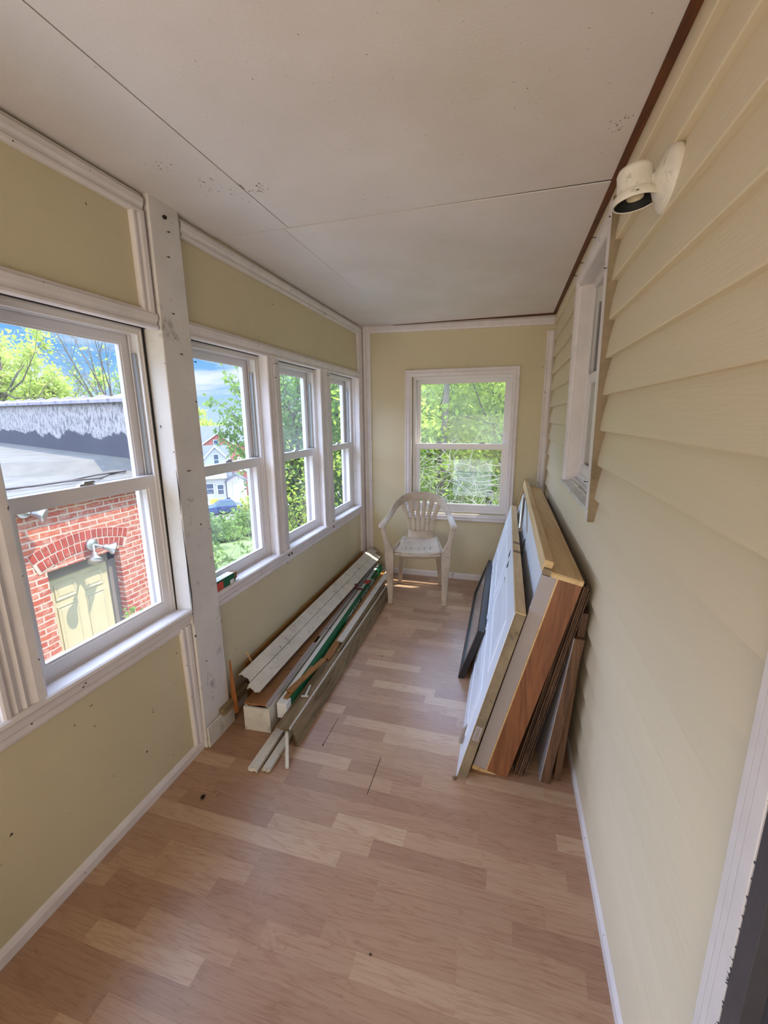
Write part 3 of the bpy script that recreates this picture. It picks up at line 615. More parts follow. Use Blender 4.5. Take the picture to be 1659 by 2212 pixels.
# skin with raised panels
pts_y = [(.12, .78), (.90, 1.50), (1.60, 1.90)]; pts_t = [(.10, .36), (.45, .71)]
sk = MB(); A.box(sk, -.002, .0015, 0, DH, DY0, DY1)
for ya, yb in pts_y:
    for ta, tb in pts_t:
        P = lambda y, tt, a: A.p(a, tt, DY0 + y)
        q = [(ya, ta), (yb, ta), (yb, tb), (ya, tb)]
        rings = [];
        for ins_, aa in ((0, -.0021), (.008, -.007), (.018, -.0075), (.026, -.003), (.05, -.003), (.07, -.0065)):
            rings.append([P(ya + ins_, ta + ins_, aa), P(yb - ins_, ta + ins_, aa), P(yb - ins_, tb - ins_, aa), P(ya + ins_, tb - ins_, aa)])
        sk.loft(rings)
pbuild(sk, 'door_face', 'doorwhite', d1, 0)
te = MB(); A.box(te, .0, TH, DH, DH + .004, DY0, DY1); o = pbuild(te, 'top_edge', 'pine', d1); o['label'] = 'bare wooden long edge with hinge mortises'
for k in range(2):
    mm = MB(); y = 2.30 + .17 * k; A.box(mm, .003, TH + .0005, DH + .003, DH + .0048, y, y + .010); A.box(mm, .003, TH + .0005, DH + .003, DH + .0048, y + .022, y + .032); pbuild(mm, 'mortise_mark', 'gapdark', d1, 0)
for k in range(6):
    mm = MB(); tt = DH - .025 - .018 * k; yy = 2.42 - .045 * k + (.05 if k % 2 else 0); mm.tube([A.p(-.0025, tt, yy), A.p(-.003, tt - .012, yy - .02), A.p(-.0025, tt - .026, yy - .045)], [.0006, .003, .0006], 5); pbuild(mm, 'scratch', 'gapdark', d1, 0)
lb = MB(); A.box(lb, .008, .033, .205, .275, DY0 - .0006, DY0 + .002); lo_ = pbuild(lb, 'edge_label', 'greyjamb', d1, 0)
rr = random.Random(6)
for k in range(9):
    mm = MB(); t_ = .212 + .0065 * k; A.box(mm, .012 + rr.uniform(0, .003), .022 + rr.uniform(0, .008), t_, t_ + .0025, DY0 - .0012, DY0); o = pbuild(mm, 'print', 'rawedge', lo_, 0); o.location = (0, 0, 0)
hg = MB()
for k in range(5): hg.tube([A.p(-.013, .045 + .017 * k, 1.69), A.p(-.013, .045 + .017 * k + .0155, 1.69)], .0075, 12)
hg.tube([A.p(-.013, .040, 1.69), A.p(-.013, .135, 1.69)], .0045, 8); A.box(hg, -.008, -.003, .05, .125, 1.68, 1.725); pbuild(hg, 'hinge', 'brass', d1, .0006)

# prehung door in its pine jamb
B = Lean(-.072, .012, .153, .923)
d2 = empty('framed_door', (.0, 2.6, 0)); tag(d2, 'white door in a bare pine jamb, on its side behind the panel door, cherry strip facing the camera', 'door')
BY0, BY1 = 1.60, 3.74
j = MB(); B.box(j, .028, .147, .940, .957, BY0, BY1); pbuild(j, 'side_jamb', 'pine', d2, .0015)
j = MB(); B.box(j, -.004, .030, .942, .990, BY0 + .018, BY1); pbuild(j, 'stop_moulding', 'pine', d2, .002)
j = MB(); B.box(j, .030, .146, -.004, .014, BY0, BY1); B.box(j, .0, .03, -.01, .03, BY0 + .005, BY0 + .06); pbuild(j, 'side_jamb', 'pine', d2, .0015)
j = MB(); B.box(j, .0, .056, .016, .940, BY0, BY0 + .018); o = pbuild(j, 'head_jamb_stop', 'greyjamb', d2, .0015)
j = MB(); B.box(j, .057, .146, .015, .940, BY0 - .001, BY0 + .017); o = pbuild(j, 'head_jamb', 'cherry', d2, .0015); o['label'] = 'red-brown cherry-grained end of the jamb'
j = MB(); B.box(j, .054, .060, .015, .940, BY0 - .003, BY0 + .01); B.box(j, .034, .146, .938, .9535, BY0 - .004, BY0 + .004); pbuild(j, 'pale_edge', 'pine', d2, .001)
j = MB(); B.box(j, .0, .030, .935, .962, BY0 + .0, BY0 + .02); pbuild(j, 'corner_block', 'rawedge', d2, .001)
j = MB(); B.box(j, .002, .146, .01, .957, BY1 - .018, BY1); pbuild(j, 'sill_jamb', 'pine', d2, .0015)
j = MB(); j.loft([[B.p(.032, .0, 1.64), B.p(.070, .0, 1.64), B.p(.070, .92, 1.64), B.p(.032, .92, 1.64)], [B.p(.010, .02, 3.62), B.p(.048, .02, 3.62), B.p(.048, .895, 3.62), B.p(.010, .895, 3.62)]]); pbuild(j, 'door_slab', 'doorwhite', d2, .002)
hd = MB(); hd.tube([B.p(.0, .84, 2.42), B.p(-.006, .80, 2.38), B.p(.0, .76, 2.33)], [.002, .006, .002], 6); pbuild(hd, 'latch_hole', 'gapdark', d2, 0)
tb = MB().tube([B.p(-.012, .925, 3.20), B.p(-.022, .835, 2.62)], .013, 14).build('metal_tube', 'steel'); tag(tb, 'short grey metal tube wedged between the panel door and the pine jamb', 'tube')

# sheets behind
specs = []
rr = random.Random(12)
for k in range(6):
    s0 = .003 + .0105 * k
    C = Lean(.098 + s0 * .78, .002, .289 + s0 * .66, .905 - .006 * k)
    mb = MB(); C.box(mb, 0, .0052, 0, .918 - .010 * abs(k - 3) - .004 * k, 1.62 + rr.uniform(-.006, .008), 3.55 + rr.uniform(-.1, .1), .0018, k)
    o = mb.build('plywood_sheet', 'sheetedge' if k % 2 else 'browned'); 
    lab = ['thin dark brown plywood sheet, first behind the pine-jambed door', 'second thin dark sheet behind the pine-jambed door', 'third thin dark sheet of the leaning stack', 'fourth thin dark sheet of the leaning stack', 'fifth thin dark sheet of the leaning stack', 'last thin dark sheet of the leaning stack, next to the grey-faced board'][k]
    tag(o, lab, 'board', 'thin plywood sheets leaning on the siding')
C = Lean(.070, .002, .262, .80); mb = MB(); C.box(mb, 0, .004, 0, .80, 1.80, 3.3); tag(mb.build('hardboard_sheet', 'darkgrey'), 'thin black-edged sheet set back in the dark gap behind the cherry strip', 'board')
C = Lean(.208, .002, .288, .675); mb = MB(); C.box(mb, 0, .036, 0, .675, 1.61, 3.2); o = mb.build('shelf_board', 'browned', bevel=.001); tag(o, 'thick board with pale grey face and brown near edge, leaning low behind the thin sheets', 'board')
mb = MB(); C.box(mb, -.003, -.0005, 0, .675, 1.609, 3.2); q_ = mb.build('grey_face', 'greyjamb', o); q_['label'] = 'pale grey face'
C = Lean(.262, .002, .305, .768); mb = MB(); C.box(mb, 0, .026, 0, .768, 1.635, 3.3, .002, 5); tag(mb.build('rough_board', 'browned', bevel=.001), 'rough brown board nearest the siding, last of the leaning boards', 'board')

# black framed screen
G = Lean(-.205, .002, -.098, .316); fr = empty('framed_mirror', (-.17, 2.9, 0)); tag(fr, 'low black-framed dark glass leaning against the white panel door', 'mirror')
GY0, GY1, GH = 2.255, 3.52, .335
def pr(mb, nm, mat): return pbuild(mb, nm, mat, fr, .002)
q = MB(); G.box(q, 0, .034, 0, GH, GY0, GY0 + .045); G.box(q, 0, .034, 0, GH, GY1 - .045, GY1); G.box(q, 0, .034, 0, .036, GY0 + .044, GY1 - .044); G.box(q, 0, .034, GH - .036, GH, GY0 + .044, GY1 - .044); pr(q, 'frame', 'black')
q = MB(); G.box(q, .010, .014, .03, GH - .03, GY0 + .04, GY1 - .04); pr(q, 'glass', 'mirror')

# ------------------------------------------------------------------ lumber pile on the left
def lum(nm, mat, label, cat, *beams, group=None, bev=.0015):
    mb = MB()
    for b_ in beams: mb.beam(*b_[:4], side=b_[4] if len(b_) > 4 else None, jag=b_[5] if len(b_) > 5 else 0, seed=b_[6] if len(b_) > 6 else 0)
    o = mb.build(nm, mat, bevel=bev); tag(o, label, cat, group); return o
# white boxed beam
bx = empty('boxed_beam', (-1.10, 1.56, 0)); tag(bx, 'white-painted hollow boxed beam on the floor, white square end toward the camera', 'lumber')
bd = (Vector((-1.211, 3.62, 0)) - Vector((-1.103, 1.56, 0))).normalized(); bs = Vector((bd.y, -bd.x, 0))
def bxp(c0, c1, w_, th, nm, mat, y0=0, y1=2.05, jag=0, seed=0):
    mb = MB(); p0 = Vector((-1.103, 1.56, 0)) + bs * c0 + bd * y0; p0.z = c1; p1 = p0 + bd * (y1 - y0); mb.beam(p0, p1, w_, th, side=bs, jag=jag, seed=seed)
    o = mb.build(nm, mat, bx, bevel=.0012); o.location = (1.10, -1.56, 0); return o
bxp(0, .064, .139, .128, 'end_cap', 'chipwhite', 0, .012); bxp(.060, .066, .012, .128, 'side_board', 'chipwhite', .013); bxp(-.060, .066, .012, .128, 'side_board', 'chipwhite', .013); bxp(0, .006, .11, .012, 'bottom_board', 'chipwhite', .013)
bxp(-.014, .137, .112, .011, 'top_board', 'hardboard', .014, 2.0, .004, 3)['label'] = 'brown hardboard top'
bxp(.052, .133, .022, .018, 'edge_strip', 'greyjamb', .02, .62, .004, 4); bxp(.052, .131, .022, .010, 'edge_strip', 'greyjamb', .72, 2.0, .004, 5)
# grooved white board on top
gb = empty('grooved_board', (-1.18, 2.6, .2)); tag(gb, 'long white grooved board on top of the pile against the wall, splintered near end', 'board')
def gstrip(f0, f1, z0, nm, mat, th=.010, y0=0., y1=1., jag=.012, seed=0):
    a0, a1 = Vector((-1.243, 1.655, .226)), Vector((-1.118, 1.63, .163)); c0, c1 = Vector((-1.213, 3.77, .262)), Vector((-1.094, 3.66, .196))
    n0 = a0.lerp(a1, (f0 + f1) / 2); n1 = c0.lerp(c1, (f0 + f1) / 2); sd = (a1 - a0).normalized(); w_ = (a1 - a0).length * (f1 - f0)
    s0 = n0.lerp(n1, y0); s1 = n0.lerp(n1, y1)
    mb = MB().beam(s0 + Vector((0, 0, z0)), s1 + Vector((0, 0, z0)), w_, th, side=sd, jag=jag, seed=seed); o = mb.build(nm, mat, gb, bevel=.001); o.location = -Vector(gb.location); return o
gstrip(0, .482, .008, 'board_half', 'chipwhite', seed=1); gstrip(.512, .99, .008, 'board_half', 'chipwhite', y0=-.012, seed=2); gstrip(.02, .98, -.001, 'board_core', 'sheetedge', .008, y0=.004, y1=.996, seed=3)
# green carton
gc = empty('long_carton', (-1.0, 1.66, .02)); tag(gc, 'long narrow green carton with white lettering, half buried in the lumber pile', 'carton')
c0 = Vector((-1.004, 1.63, .083)); c1 = Vector((-1.110, 3.70, .086)); cdv = (c1 - c0).normalized(); csd = Vector((cdv.y, -cdv.x, 0)).normalized()
def gpart(mb, nm, mat, bev=.0008): o = mb.build(nm, mat, gc, bevel=bev); o.location = -Vector(gc.location); return o
gpart(MB().beam(c0, c1, .050, .080, side=csd), 'carton_body', 'green'); gpart(MB().beam(c0 - csd * .011 + cdv * .001 + Vector((0, 0, .041)), c1 - csd * .011 - cdv * .001 + Vector((0, 0, .041)), .026, .002, side=csd), 'carton_top', 'cartonwhite')
gpart(MB().beam(c0 - cdv * .002, c0 + cdv * .05, .052, .0815, side=csd), 'end_band', 'cartonwhite'); gpart(MB().beam(c1 - cdv * .40, c1 - cdv * .385, .0525, .084, side=csd), 'white_stripe', 'cartonwhite', 0)
gpart(MB().beam(c1 - cdv * .50 + Vector((0, 0, .0425)), c1 - cdv * .42 + Vector((0, 0, .0425)), .042, .001, side=csd), 'top_print', 'redprint', 0)
adv = .95
for word in ('COMPOUND', 'ROUND', 'NOW'):
    fc = bpy.data.curves.new('lettering', 'FONT'); fc.body = word; fc.size = .056; fc.extrude = .0004; fc.align_y = 'CENTER'; fc.offset = .0006; fc.space_character = 1.15
    fo = bpy.data.objects.new('lettering', fc); COL.objects.link(fo); bpy.context.view_layer.update(); wl = fo.dimensions.x
    fme = bpy.data.meshes.new_from_object(fo.evaluated_get(bpy.context.evaluated_depsgraph_get())); bpy.data.objects.remove(fo); fme.materials.clear(); fme.materials.append(M['cartonwhite'])
    pos = c0 + cdv * adv + csd * .0255 + Vector((0, 0, .004)); mtx = Matrix(((cdv.x, 0, csd.x, pos.x), (cdv.y, 0, csd.y, pos.y), (cdv.z, 1, csd.z, pos.z), (0, 0, 0, 1)))
    fo = bpy.data.objects.new('lettering', fme); COL.objects.link(fo); fo.parent = gc; fo.matrix_basis = Matrix.Translation(-Vector(gc.location)) @ mtx; adv += wl + .04
# boards between carton and weathered board
lum('laminate_strip', 'ochre', 'ochre strip with broken open end between the green carton and the weathered boards', 'board', ((-.985, 1.60, .033), (-1.055, 3.58, .033), .050, .010, None, .01, 3))
lum('laminate_strip', 'ochre', 'ochre strip lying flat on the floor under its broken twin', 'board', ((-.985, 2.12, .012), (-1.03, 3.50, .012), .06, .012, None, .008, 8))
lum('plywood_strip', 'ochre', 'rough ochre strip in the middle of the pile, dark nail holes', 'board', ((-.972, 2.10, .091), (-1.040, 3.62, .089), .046, .009, None, .012, 5))
lum('short_slat', 'ochre', 'short ochre slat lying across the pile near its front, upper of two', 'board', ((-1.000, 1.70, .144), (-.962, 2.05, .122), .030, .011, None, .004, 1), group='two short slats on the pile')
lum('short_slat', 'ochre', 'short ochre slat under its twin near the pile front', 'board', ((-1.000, 1.665, .131), (-.985, 1.95, .130), .026, .010, None, .004, 2), group='two short slats on the pile')
lum('white_plank', 'chipwhite', 'narrow white plank on the far half of the weathered boards', 'board', ((-.962, 2.30, .103), (-.998, 3.62, .101), .042, .010, None, .01, 7))
lum('thin_lath', 'weather', 'thin pale lath beside the narrow white plank', 'board', ((-.935, 2.2, .092), (-.965, 3.45, .085), .014, .010))
# weathered pair
wb = lum('weathered_board', 'weather', 'weathered grey-brown board lying flat along the room side of the pile, stained', 'board', ((-.940, 1.525, .078), (-.972, 3.30, .074), .078, .012, (1, .02, .02), .006, 11))
MB().beam((-.902, 1.52, .088), (-.930, 3.30, .082), .005, .012).build('painted_edge', 'chipwhite', wb)['label'] = 'flaking white edge'
lum('weathered_board', 'weather', 'weathered board standing on edge beside the floor, forming the outer side of the pile', 'board', ((-.881, 1.525, .042), (-.908, 3.27, .042), .010, .086, (.94, 0, .34), .006, 12))
lum('white_moulding', 'chipwhite', 'flaking white moulding sticking out of the pile front, left of the pair', 'board', ((-.985, 1.335, .014), (-1.005, 2.1, .016), .046, .018, None, .008, 13))
lum('white_moulding', 'chipwhite', 'flaking white moulding sticking out of the pile front, right of the pair', 'board', ((-.930, 1.350, .012), (-.952, 2.1, .014), .036, .016, None, .008, 14))
lum('wood_stick', 'chipwhite', 'short pale square stick leaning on the pile front', 'stick', ((-.848, 1.385, .009), (-.925, 1.53, .062), .015, .015))
# orange wedge shim by the post
m = MB().add([(-1.262, 1.598, .337), (-1.262, 1.612, .337), (-1.272, 1.600, .075), (-1.272, 1.618, .075), (-1.222, 1.560, .072), (-1.218, 1.582, .072)], [(0, 2, 4), (1, 5, 3), (2, 3, 5, 4), (0, 4, 5, 1), (0, 1, 3, 2)]); tag(m.build('wood_wedge', 'orange', bevel=.001), 'tall pointed orange wooden wedge standing by the post', 'wedge')
lum('moulding_piece', 'weather', 'pale moulding piece sticking out behind the orange wedge, resting between wall and pile', 'board', ((-1.252, 1.50, .118), (-1.258, 2.05, .118), .030, .030, None, .003, 15))
lum('wall_plank', 'ochre', 'brown plank on edge against the yellow wall behind the pile', 'board', ((-1.284, 1.75, .115), (-1.284, 3.70, .130), .008, .23, (1, 0, 0), .004, 16))
lum('splinter', 'pine', 'small pale splinter standing up behind the grooved board', 'splinter', ((-1.272, 1.80, .20), (-1.276, 1.76, .29), .014, .005))
tl = empty('bar_clamp', (-1.10, 2.98, .15)); tag(tl, 'small dark red metal clamp lying across the pile', 'tool')
MB().beam((-.06, -.02, .03), (.065, .02, .012), .016, .012).build('bar', 'redtool', tl, bevel=.002); MB().beam((-.03, .0, .045), (.015, .03, .04), .03, .02).build('jaw', 'redtool', tl, bevel=.003); MB().tube([(-.08, -.03, .06), (-.075, -.025, .02), (-.05, -.02, .022)], .005, 6).build('screw', 'nail', tl)
br = MB().beam((-.940, 1.76, .088), (-.955, 1.85, .088), .010, .004).beam((-.925, 1.76, .088), (-.962, 1.752, .088), .008, .004).build('plastic_clip', 'cartonwhite', bevel=.001); tag(br, 'small white T-shaped clip on the weathered board', 'clip')
nls = [(-1.12, 2.0, .147), (-1.11, 1.86, .147), (-1.08, 2.34, .147)]
for i, p in enumerate(nls):
    mb = MB().tube([p, (p[0] + .03, p[1] + .012, p[2] + .003 + .004 * i)], .0014, 5).tube([(p[0] + .03, p[1] + .012, p[2] + .003 + .004 * i), (p[0] + .034, p[1] + .018, p[2] - .001)], .0014, 5)
    tag(mb.build('bent_nail', 'nail'), ['bent nail on the brown hardboard, middle one of three', 'bent nail on the brown hardboard nearest the splintered white board end', 'bent nail on the brown hardboard farthest from the camera'][i], 'nail', 'bent nails on the hardboard')
# small carton on the sill
sc_ = empty('small_carton', (-1.295, 1.66, .70)); tag(sc_, 'small torn green and red carton on the window stool beside the post', 'carton')
def scp(mb, nm, mat, bev=.0006): o = mb.build(nm, mat, sc_, bevel=bev); return o
scp(MB().box(-.028, .010, -.068, .075, -.008, .044), 'carton_body', 'green'); scp(MB().box(-.029, .011, -.069, -.018, -.0085, .036), 'red_panel', 'redprint', 0); scp(MB().box(-.0285, .009, -.068, .070, .0442, .046), 'carton_top', 'cartonwhite', 0)
scp(MB().box(.0102, .0112, .035, .066, -.002, .018), 'sticker', 'cartonwhite', 0)
scp(MB().loft([[(-.027, .0752, .044), (.009, .0752, .044), (.009, .0762, .002), (-.027, .0762, .002)], [(-.02, .098, .044), (.004, .100, .040), (.008, .096, .014), (-.02, .094, .014)]]), 'torn_flap', 'cardin')
scp(MB().box(-.02, .012, .075, .105, -.006, .001), 'bottom_flap', 'cartonwhite', 0)
# debris
rr = random.Random(21)
m = MB().ball((-1.111, 1.168, .006), .008, .011, .006, 6); tag(m.build('dark_chip', 'gapdark'), 'black chip on the bare floor in front of the pile', 'debris')
m = MB().ball((-.140, 1.532, .006), .010, .008, .007, 5); tag(m.build('wood_crumb', 'weather'), 'brown crumb at the near foot of the white panel door', 'debris')
for i, (x, y, l) in enumerate(((-.70, 2.36, 'small dark crumb on the floor halfway along the pile'), (-.43, 2.9, 'small dark crumb on the floor in front of the chair'), (-.30, .86, 'tiny dark crumb on the near floor'), (-.757, 1.56, 'tiny dark crumb beside the open floor joint'))):
    m = MB().ball((x, y, .0025), .004 + .002 * (i < 1), .003, .0025, 5); tag(m.build('floor_crumb', 'nail'), l, 'debris', 'crumbs on the floor')

# ------------------------------------------------------------------ outdoors
CAMP = Vector((0, 0, 1.5))
def at(px, py, d):     # point at horizontal distance d in the direction of a pixel
    v = F_ + R_ * ((px - 829.5) / 917.0) - U_ * ((py - 1106) / 917.0); return CAMP + v * (d / math.hypot(v.x, v.y))
def brickmat(name, c1, c2, mortar, sc=1.0, axis='YZ'):
    m, t, b = newmat(name); tc = t.add('ShaderNodeTexCoord'); sp = t.add('ShaderNodeSeparateXYZ', i_0=tc.outputs['Object'])
    n0 = t.add('ShaderNodeTexNoise', i_Vector=tc.outputs['Object'], i_Scale=9.0, i_Detail=4.0)
    a, b_ = (sp.outputs[1], sp.outputs[2]) if axis == 'YZ' else (sp.outputs[0], sp.outputs[2])
    wob = t.math('MULTIPLY', t.math('SUBTRACT', n0.outputs[0], .5), .022)
    cv = t.add('ShaderNodeCombineXYZ', i_0=t.math('ADD', a, wob), i_1=t.math('ADD', b_, wob))
    bk = t.add('ShaderNodeTexBrick', i_Vector=cv.outputs[0], i_Color1=c1, i_Color2=c2, i_Mortar=mortar, i_Scale=1.0 / sc)
    bk.inputs['Mortar Size'].default_value = .0095; bk.inputs['Mortar Smooth'].default_value = .25; bk.inputs['Brick Width'].default_value = .235; bk.inputs['Row Height'].default_value = .072; bk.inputs['Bias'].default_value = 0.1
    n = t.add('ShaderNodeTexNoise', i_Vector=tc.outputs['Object'], i_Scale=14.0, i_Detail=7.0, i_Roughness=.7)
    col = t.mix(t.ramp(n.outputs[0], [(.45, (0, 0, 0)), (.75, (.8, .8, .8))]), bk.outputs[0], mortar)
    t.put(b.inputs['Base Color'], col); b.inputs['Roughness'].default_value = .9
    bp = t.add('ShaderNodeBump', i_Height=t.math('SUBTRACT', 1.0, bk.outputs['Fac']), i_Strength=.5, i_Distance=.01); t.l.new(bp.outputs[0], b.inputs['Normal']); return m
MORT = lin(184, 158, 138)
M['brick'] = brickmat('red_brick', lin(150, 62, 46), lin(170, 84, 56), MORT)
M['brickx'] = brickmat('far_red_brick', lin(160, 62, 54), lin(176, 80, 66), lin(176, 120, 106), 1.0, 'XZ')
M['onebrick'] = paint('arch_brick', lin(152, 62, 46), .9, .14, 7, dirt=.3, dirtc=MORT, bump=.3)
M['mortar'] = paint('mortar', MORT, .95, .06, 20)
M['doorcream'] = paint('cream_door', lin(186, 170, 134), .5, .02, 4, bump=.05)
M['doorframe'] = paint('taupe_door_frame', lin(122, 110, 98), .6, .04, 5)
M['roofgrey'] = paint('roof_granules', lin(96, 90, 80), .9, .10, 3, dirt=.15, dirtc=(.16, .15, .16, 1))
M['slate'] = paint('slate_roof', lin(90, 92, 100), .8, .08, 4)
M['gutter'] = plain('white_gutter', lin(190, 190, 190), .4)
M['coping'] = paint('coping_tile', lin(150, 140, 148), .5, .12, 4)
M['whitewall'] = paint('white_house_wall', lin(160, 158, 154), .7, .02, 2)
M['winblack'] = plain('far_window_glass', lin(70, 78, 92), .2)
M['bark'] = paint('bark', lin(112, 98, 82), .95, .2, 6, bump=.5, stretch=(1, 1, .15))
M['twig'] = paint('twig', lin(150, 138, 118), .9, .1, 6)
M['grass'] = paint('ground_cover', lin(110, 124, 70), .95, .2, 1.5, dirt=.3, dirtc=(.16, .13, .08, 1))
M['asphalt'] = paint('asphalt', lin(130, 122, 116), .9, .05, 2)
M['concrete'] = paint('pale_concrete', lin(206, 202, 194), .9, .05, 2)
M['carblue'] = plain('blue_car_paint', lin(52, 70, 112), .25, .3)
M['carglass'] = plain('car_glass', lin(66, 84, 88), .1)
M['tyre'] = plain('tyre', (.02, .02, .02, 1), .8)
M['yellowbin'] = plain('yellow_plastic', lin(240, 200, 30), .5)
M['lime'] = leafmat('lime_leaves', lin(134, 146, 66), lin(164, 176, 84), lin(196, 202, 108), 1.0)
M['green1'] = leafmat('green_leaves', lin(78, 104, 56), lin(112, 138, 74), lin(154, 174, 96), 1.4)
M['green2'] = leafmat('deep_green_leaves', lin(68, 96, 58), lin(98, 128, 74), lin(136, 160, 88), 1.4)
M['wood_l'] = leafmat('woodland_leaves', lin(112, 136, 54), lin(152, 172, 72), lin(198, 206, 100), 1.6)
def tarmat():
    m, t, b = newmat('stucco_and_tar'); tc = t.add('ShaderNodeTexCoord'); sp = t.add('ShaderNodeSeparateXYZ', i_0=tc.outputs['Object'])
    mp = t.add('ShaderNodeMapping', i_Vector=tc.outputs['Object']); mp.inputs['Scale'].default_value = (1, 1, .6)
    n = t.add('ShaderNodeTexNoise', i_Vector=mp.outputs[0], i_Scale=1.6, i_Detail=8.0, i_Roughness=.62)
    n2 = t.add('ShaderNodeTexNoise', i_Vector=mp.outputs[0], i_Scale=16.0, i_Detail=8.0, i_Roughness=.75)
    edge = t.math('ADD', sp.outputs[2], t.math('MULTIPLY', t.math('SUBTRACT', n.outputs[0], .5), .55)); edge = t.math('ADD', edge, t.math('MULTIPLY', t.math('SUBTRACT', n2.outputs[0], .5), .10))
    stucco = t.mix(t.ramp(n2.outputs[0], [(.47, (0, 0, 0)), (.60, (.85, .85, .85))]), lin(160, 150, 142), lin(58, 52, 52))
    tar = t.mix(n2.outputs[0], lin(34, 32, 38), lin(66, 62, 70))
    col = t.mix(t.ramp(t.math('SUBTRACT', edge, .8), [(.44, (0, 0, 0)), (.46, (1, 1, 1))]), tar, stucco)
    t.put(b.inputs['Base Color'], col); b.inputs['Roughness'].default_value = .8; return m
M['tar'] = tarmat()

BX0 = -4.9
# ground
def gz(x, y):
    d = max(0, min(1, (-.6 * x + .8 * y - 5) / 38)); z = -2.55 - 6.3 * (d * d * (3 - 2 * d))
    k = max(0, min(1, (x + 2.5) / 3.0)) * max(0, min(1, (y - 4.2) / 4)); return z * (1 - k) + k * (-1.3 + .02 * (y - 8))
gm = MB(); NX, NY = 46, 46; vs = []
for j in range(NY + 1):
    for i in range(NX + 1):
        x = -110 + 150 * (i / NX); y = -20 + 150 * (j / NY) ** 1.3; vs.append((x, y, gz(x, y)))
gm.add(vs, [(j * (NX + 1) + i, j * (NX + 1) + i + 1, (j + 1) * (NX + 1) + i + 1, (j + 1) * (NX + 1) + i) for j in range(NY) for i in range(NX)])
struct(gm.build('ground', 'grass', smooth=True), 'green ground falling away toward the street', 'ground')

struct(MB().add([(BX0, -4, -2.5), (-1.7, -4, -2.5), (-1.7, 6.5, -2.5), (BX0, 6.5, -2.5)], [(0, 1, 2, 3)]).build('bounce_ground', 'concrete'), 'added pale ground between the porch and the brick building, bouncing light upward', 'bounce_ground')  # unseen pale slab added to throw daylight up onto the ceiling
# brick building next door
BX = -4.9
bb = empty('brick_building', (BX, 3.7, -2.5)); tag(bb, 'low red brick building with flat roof seen through the nearest window', 'building')
def bpart(mb, nm, mat, par=None, bev=0, lab=None):
    o = mb.build(nm, mat, par or bb, bevel=bev)
    if par is None: o.location = -Vector(bb.location)
    if lab: o['label'] = lab
    return o
DYa, DYb, DZt = 3.30, 4.24, -.17
q = MB().box(BX - .3, BX, -3, DYa, -2.7, .72).box(BX - .3, BX, DYb, 5.05, -2.7, .72).box(BX - .3, BX, DYa, DYb, DZt, .72).box(BX - .3, BX - .2, DYa, DYb, -2.7, DZt)
q.box(-12, BX - .02, 4.9, 5.05, -2.7, .72); bpart(q, 'wall', 'brick')
q = MB(); import itertools
rr = random.Random(2); yc = (DYa + DYb) / 2; ba = MB(); R = 1.55; zc = DZt + .035 - math.sqrt(R * R - .47 ** 2)
nb = 15
mo = MB()
for row in range(2):
    for k in range(nb + row * 2):
        n_ = nb + row * 2; am_ = math.asin(.53 / R) + row * .02; a0 = -am_ + 2 * am_ * (k + .09) / n_; a1 = -am_ + 2 * am_ * (k + .91) / n_; r0 = R + row * .128 + rr.uniform(0, .01); r1 = R + row * .128 + .115
        P = lambda a, r, x: (x, yc + math.sin(a) * r, zc + math.cos(a) * r)
        ba.loft([[P(a0, r0, BX - .01), P(a1, r0, BX - .01), P(a1, r1, BX - .01), P(a0, r1, BX - .01)], [P(a0, r0, BX + .009), P(a1, r0, BX + .009), P(a1, r1, BX + .009), P(a0, r1, BX + .009)]])
pts = [( -math.asin(.56 / R) + 2 * math.asin(.56 / R) * i / 20) for i in range(21)]
for i in range(20):
    P = lambda a, r, x: (x, yc + math.sin(a) * r, zc + math.cos(a) * r)
    mo.add([P(pts[i], R - .01, BX + .004), P(pts[i + 1], R - .01, BX + .004), P(pts[i + 1], R + .25, BX + .004), P(pts[i], R + .25, BX + .004)], [(0, 1, 2, 3)])
ao_ = bpart(mo, 'brick_arch', 'mortar'); o = bpart(ba, 'arch_bricks', 'onebrick', ao_, .003); 
q = MB().box(BX - .16, BX - .10, DYa, DYb, DZt - .14, DZt + .02).box(BX - .16, BX - .10, DYb - .11, DYb, -2.7, DZt).box(BX - .16, BX - .10, DYa, DYa + .02, -2.7, DZt); dfm = bpart(q, 'door_frame', 'doorframe', None, .004)
dq = MB().box(BX - .16, BX - .125, DYa + .02, DYb - .11, -2.5, DZt - .12); ds = bpart(dq, 'door_leaf', 'doorcream', None, .003, 'cream six-panel door')
w_ = DYb - .11 - DYa - .02; zt = DZt - .12
dpn = MB()
for (za, zb) in ((-.30, -.10), (-.98, -.38), (-1.95, -1.12)):
    for (ya, yb) in ((.10, .36), (.47, .72)):
        y0, y1 = DYa + .02 + ya, DYa + .02 + yb; z0, z1 = zt + za, zt + zb
        rings = [[(BX - .125 + a, y0 + i, z0 + i), (BX - .125 + a, y1 - i, z0 + i), (BX - .125 + a, y1 - i, z1 - i), (BX - .125 + a, y0 + i, z1 - i)] for i, a in ((-.004, 0), (0, .010), (.010, .010), (.022, .001), (.028, .001), (.05, .007))]
        dpn.loft(rings)
bpart(dpn, 'raised_panel', 'doorcream', ds)
q = MB().extr([(0, .0), (.10, .0), (.12, .03), (.12, .115), (.10, .12), (.10, .04), (0, .04)], (BX, -3, .60), (BX, 5.08, .60), (1, 0, 0), (0, 0, 1)); bpart(q, 'gutter', 'gutter')
q = MB().box(BX - .05, BX + .05, -3, 5.06, .722, .745); bpart(q, 'roof_edge', 'darkgrey')
pr_, pl_ = Vector((-5.5, 5.15, .95)), Vector((-12.6, 7.75, 1.02))
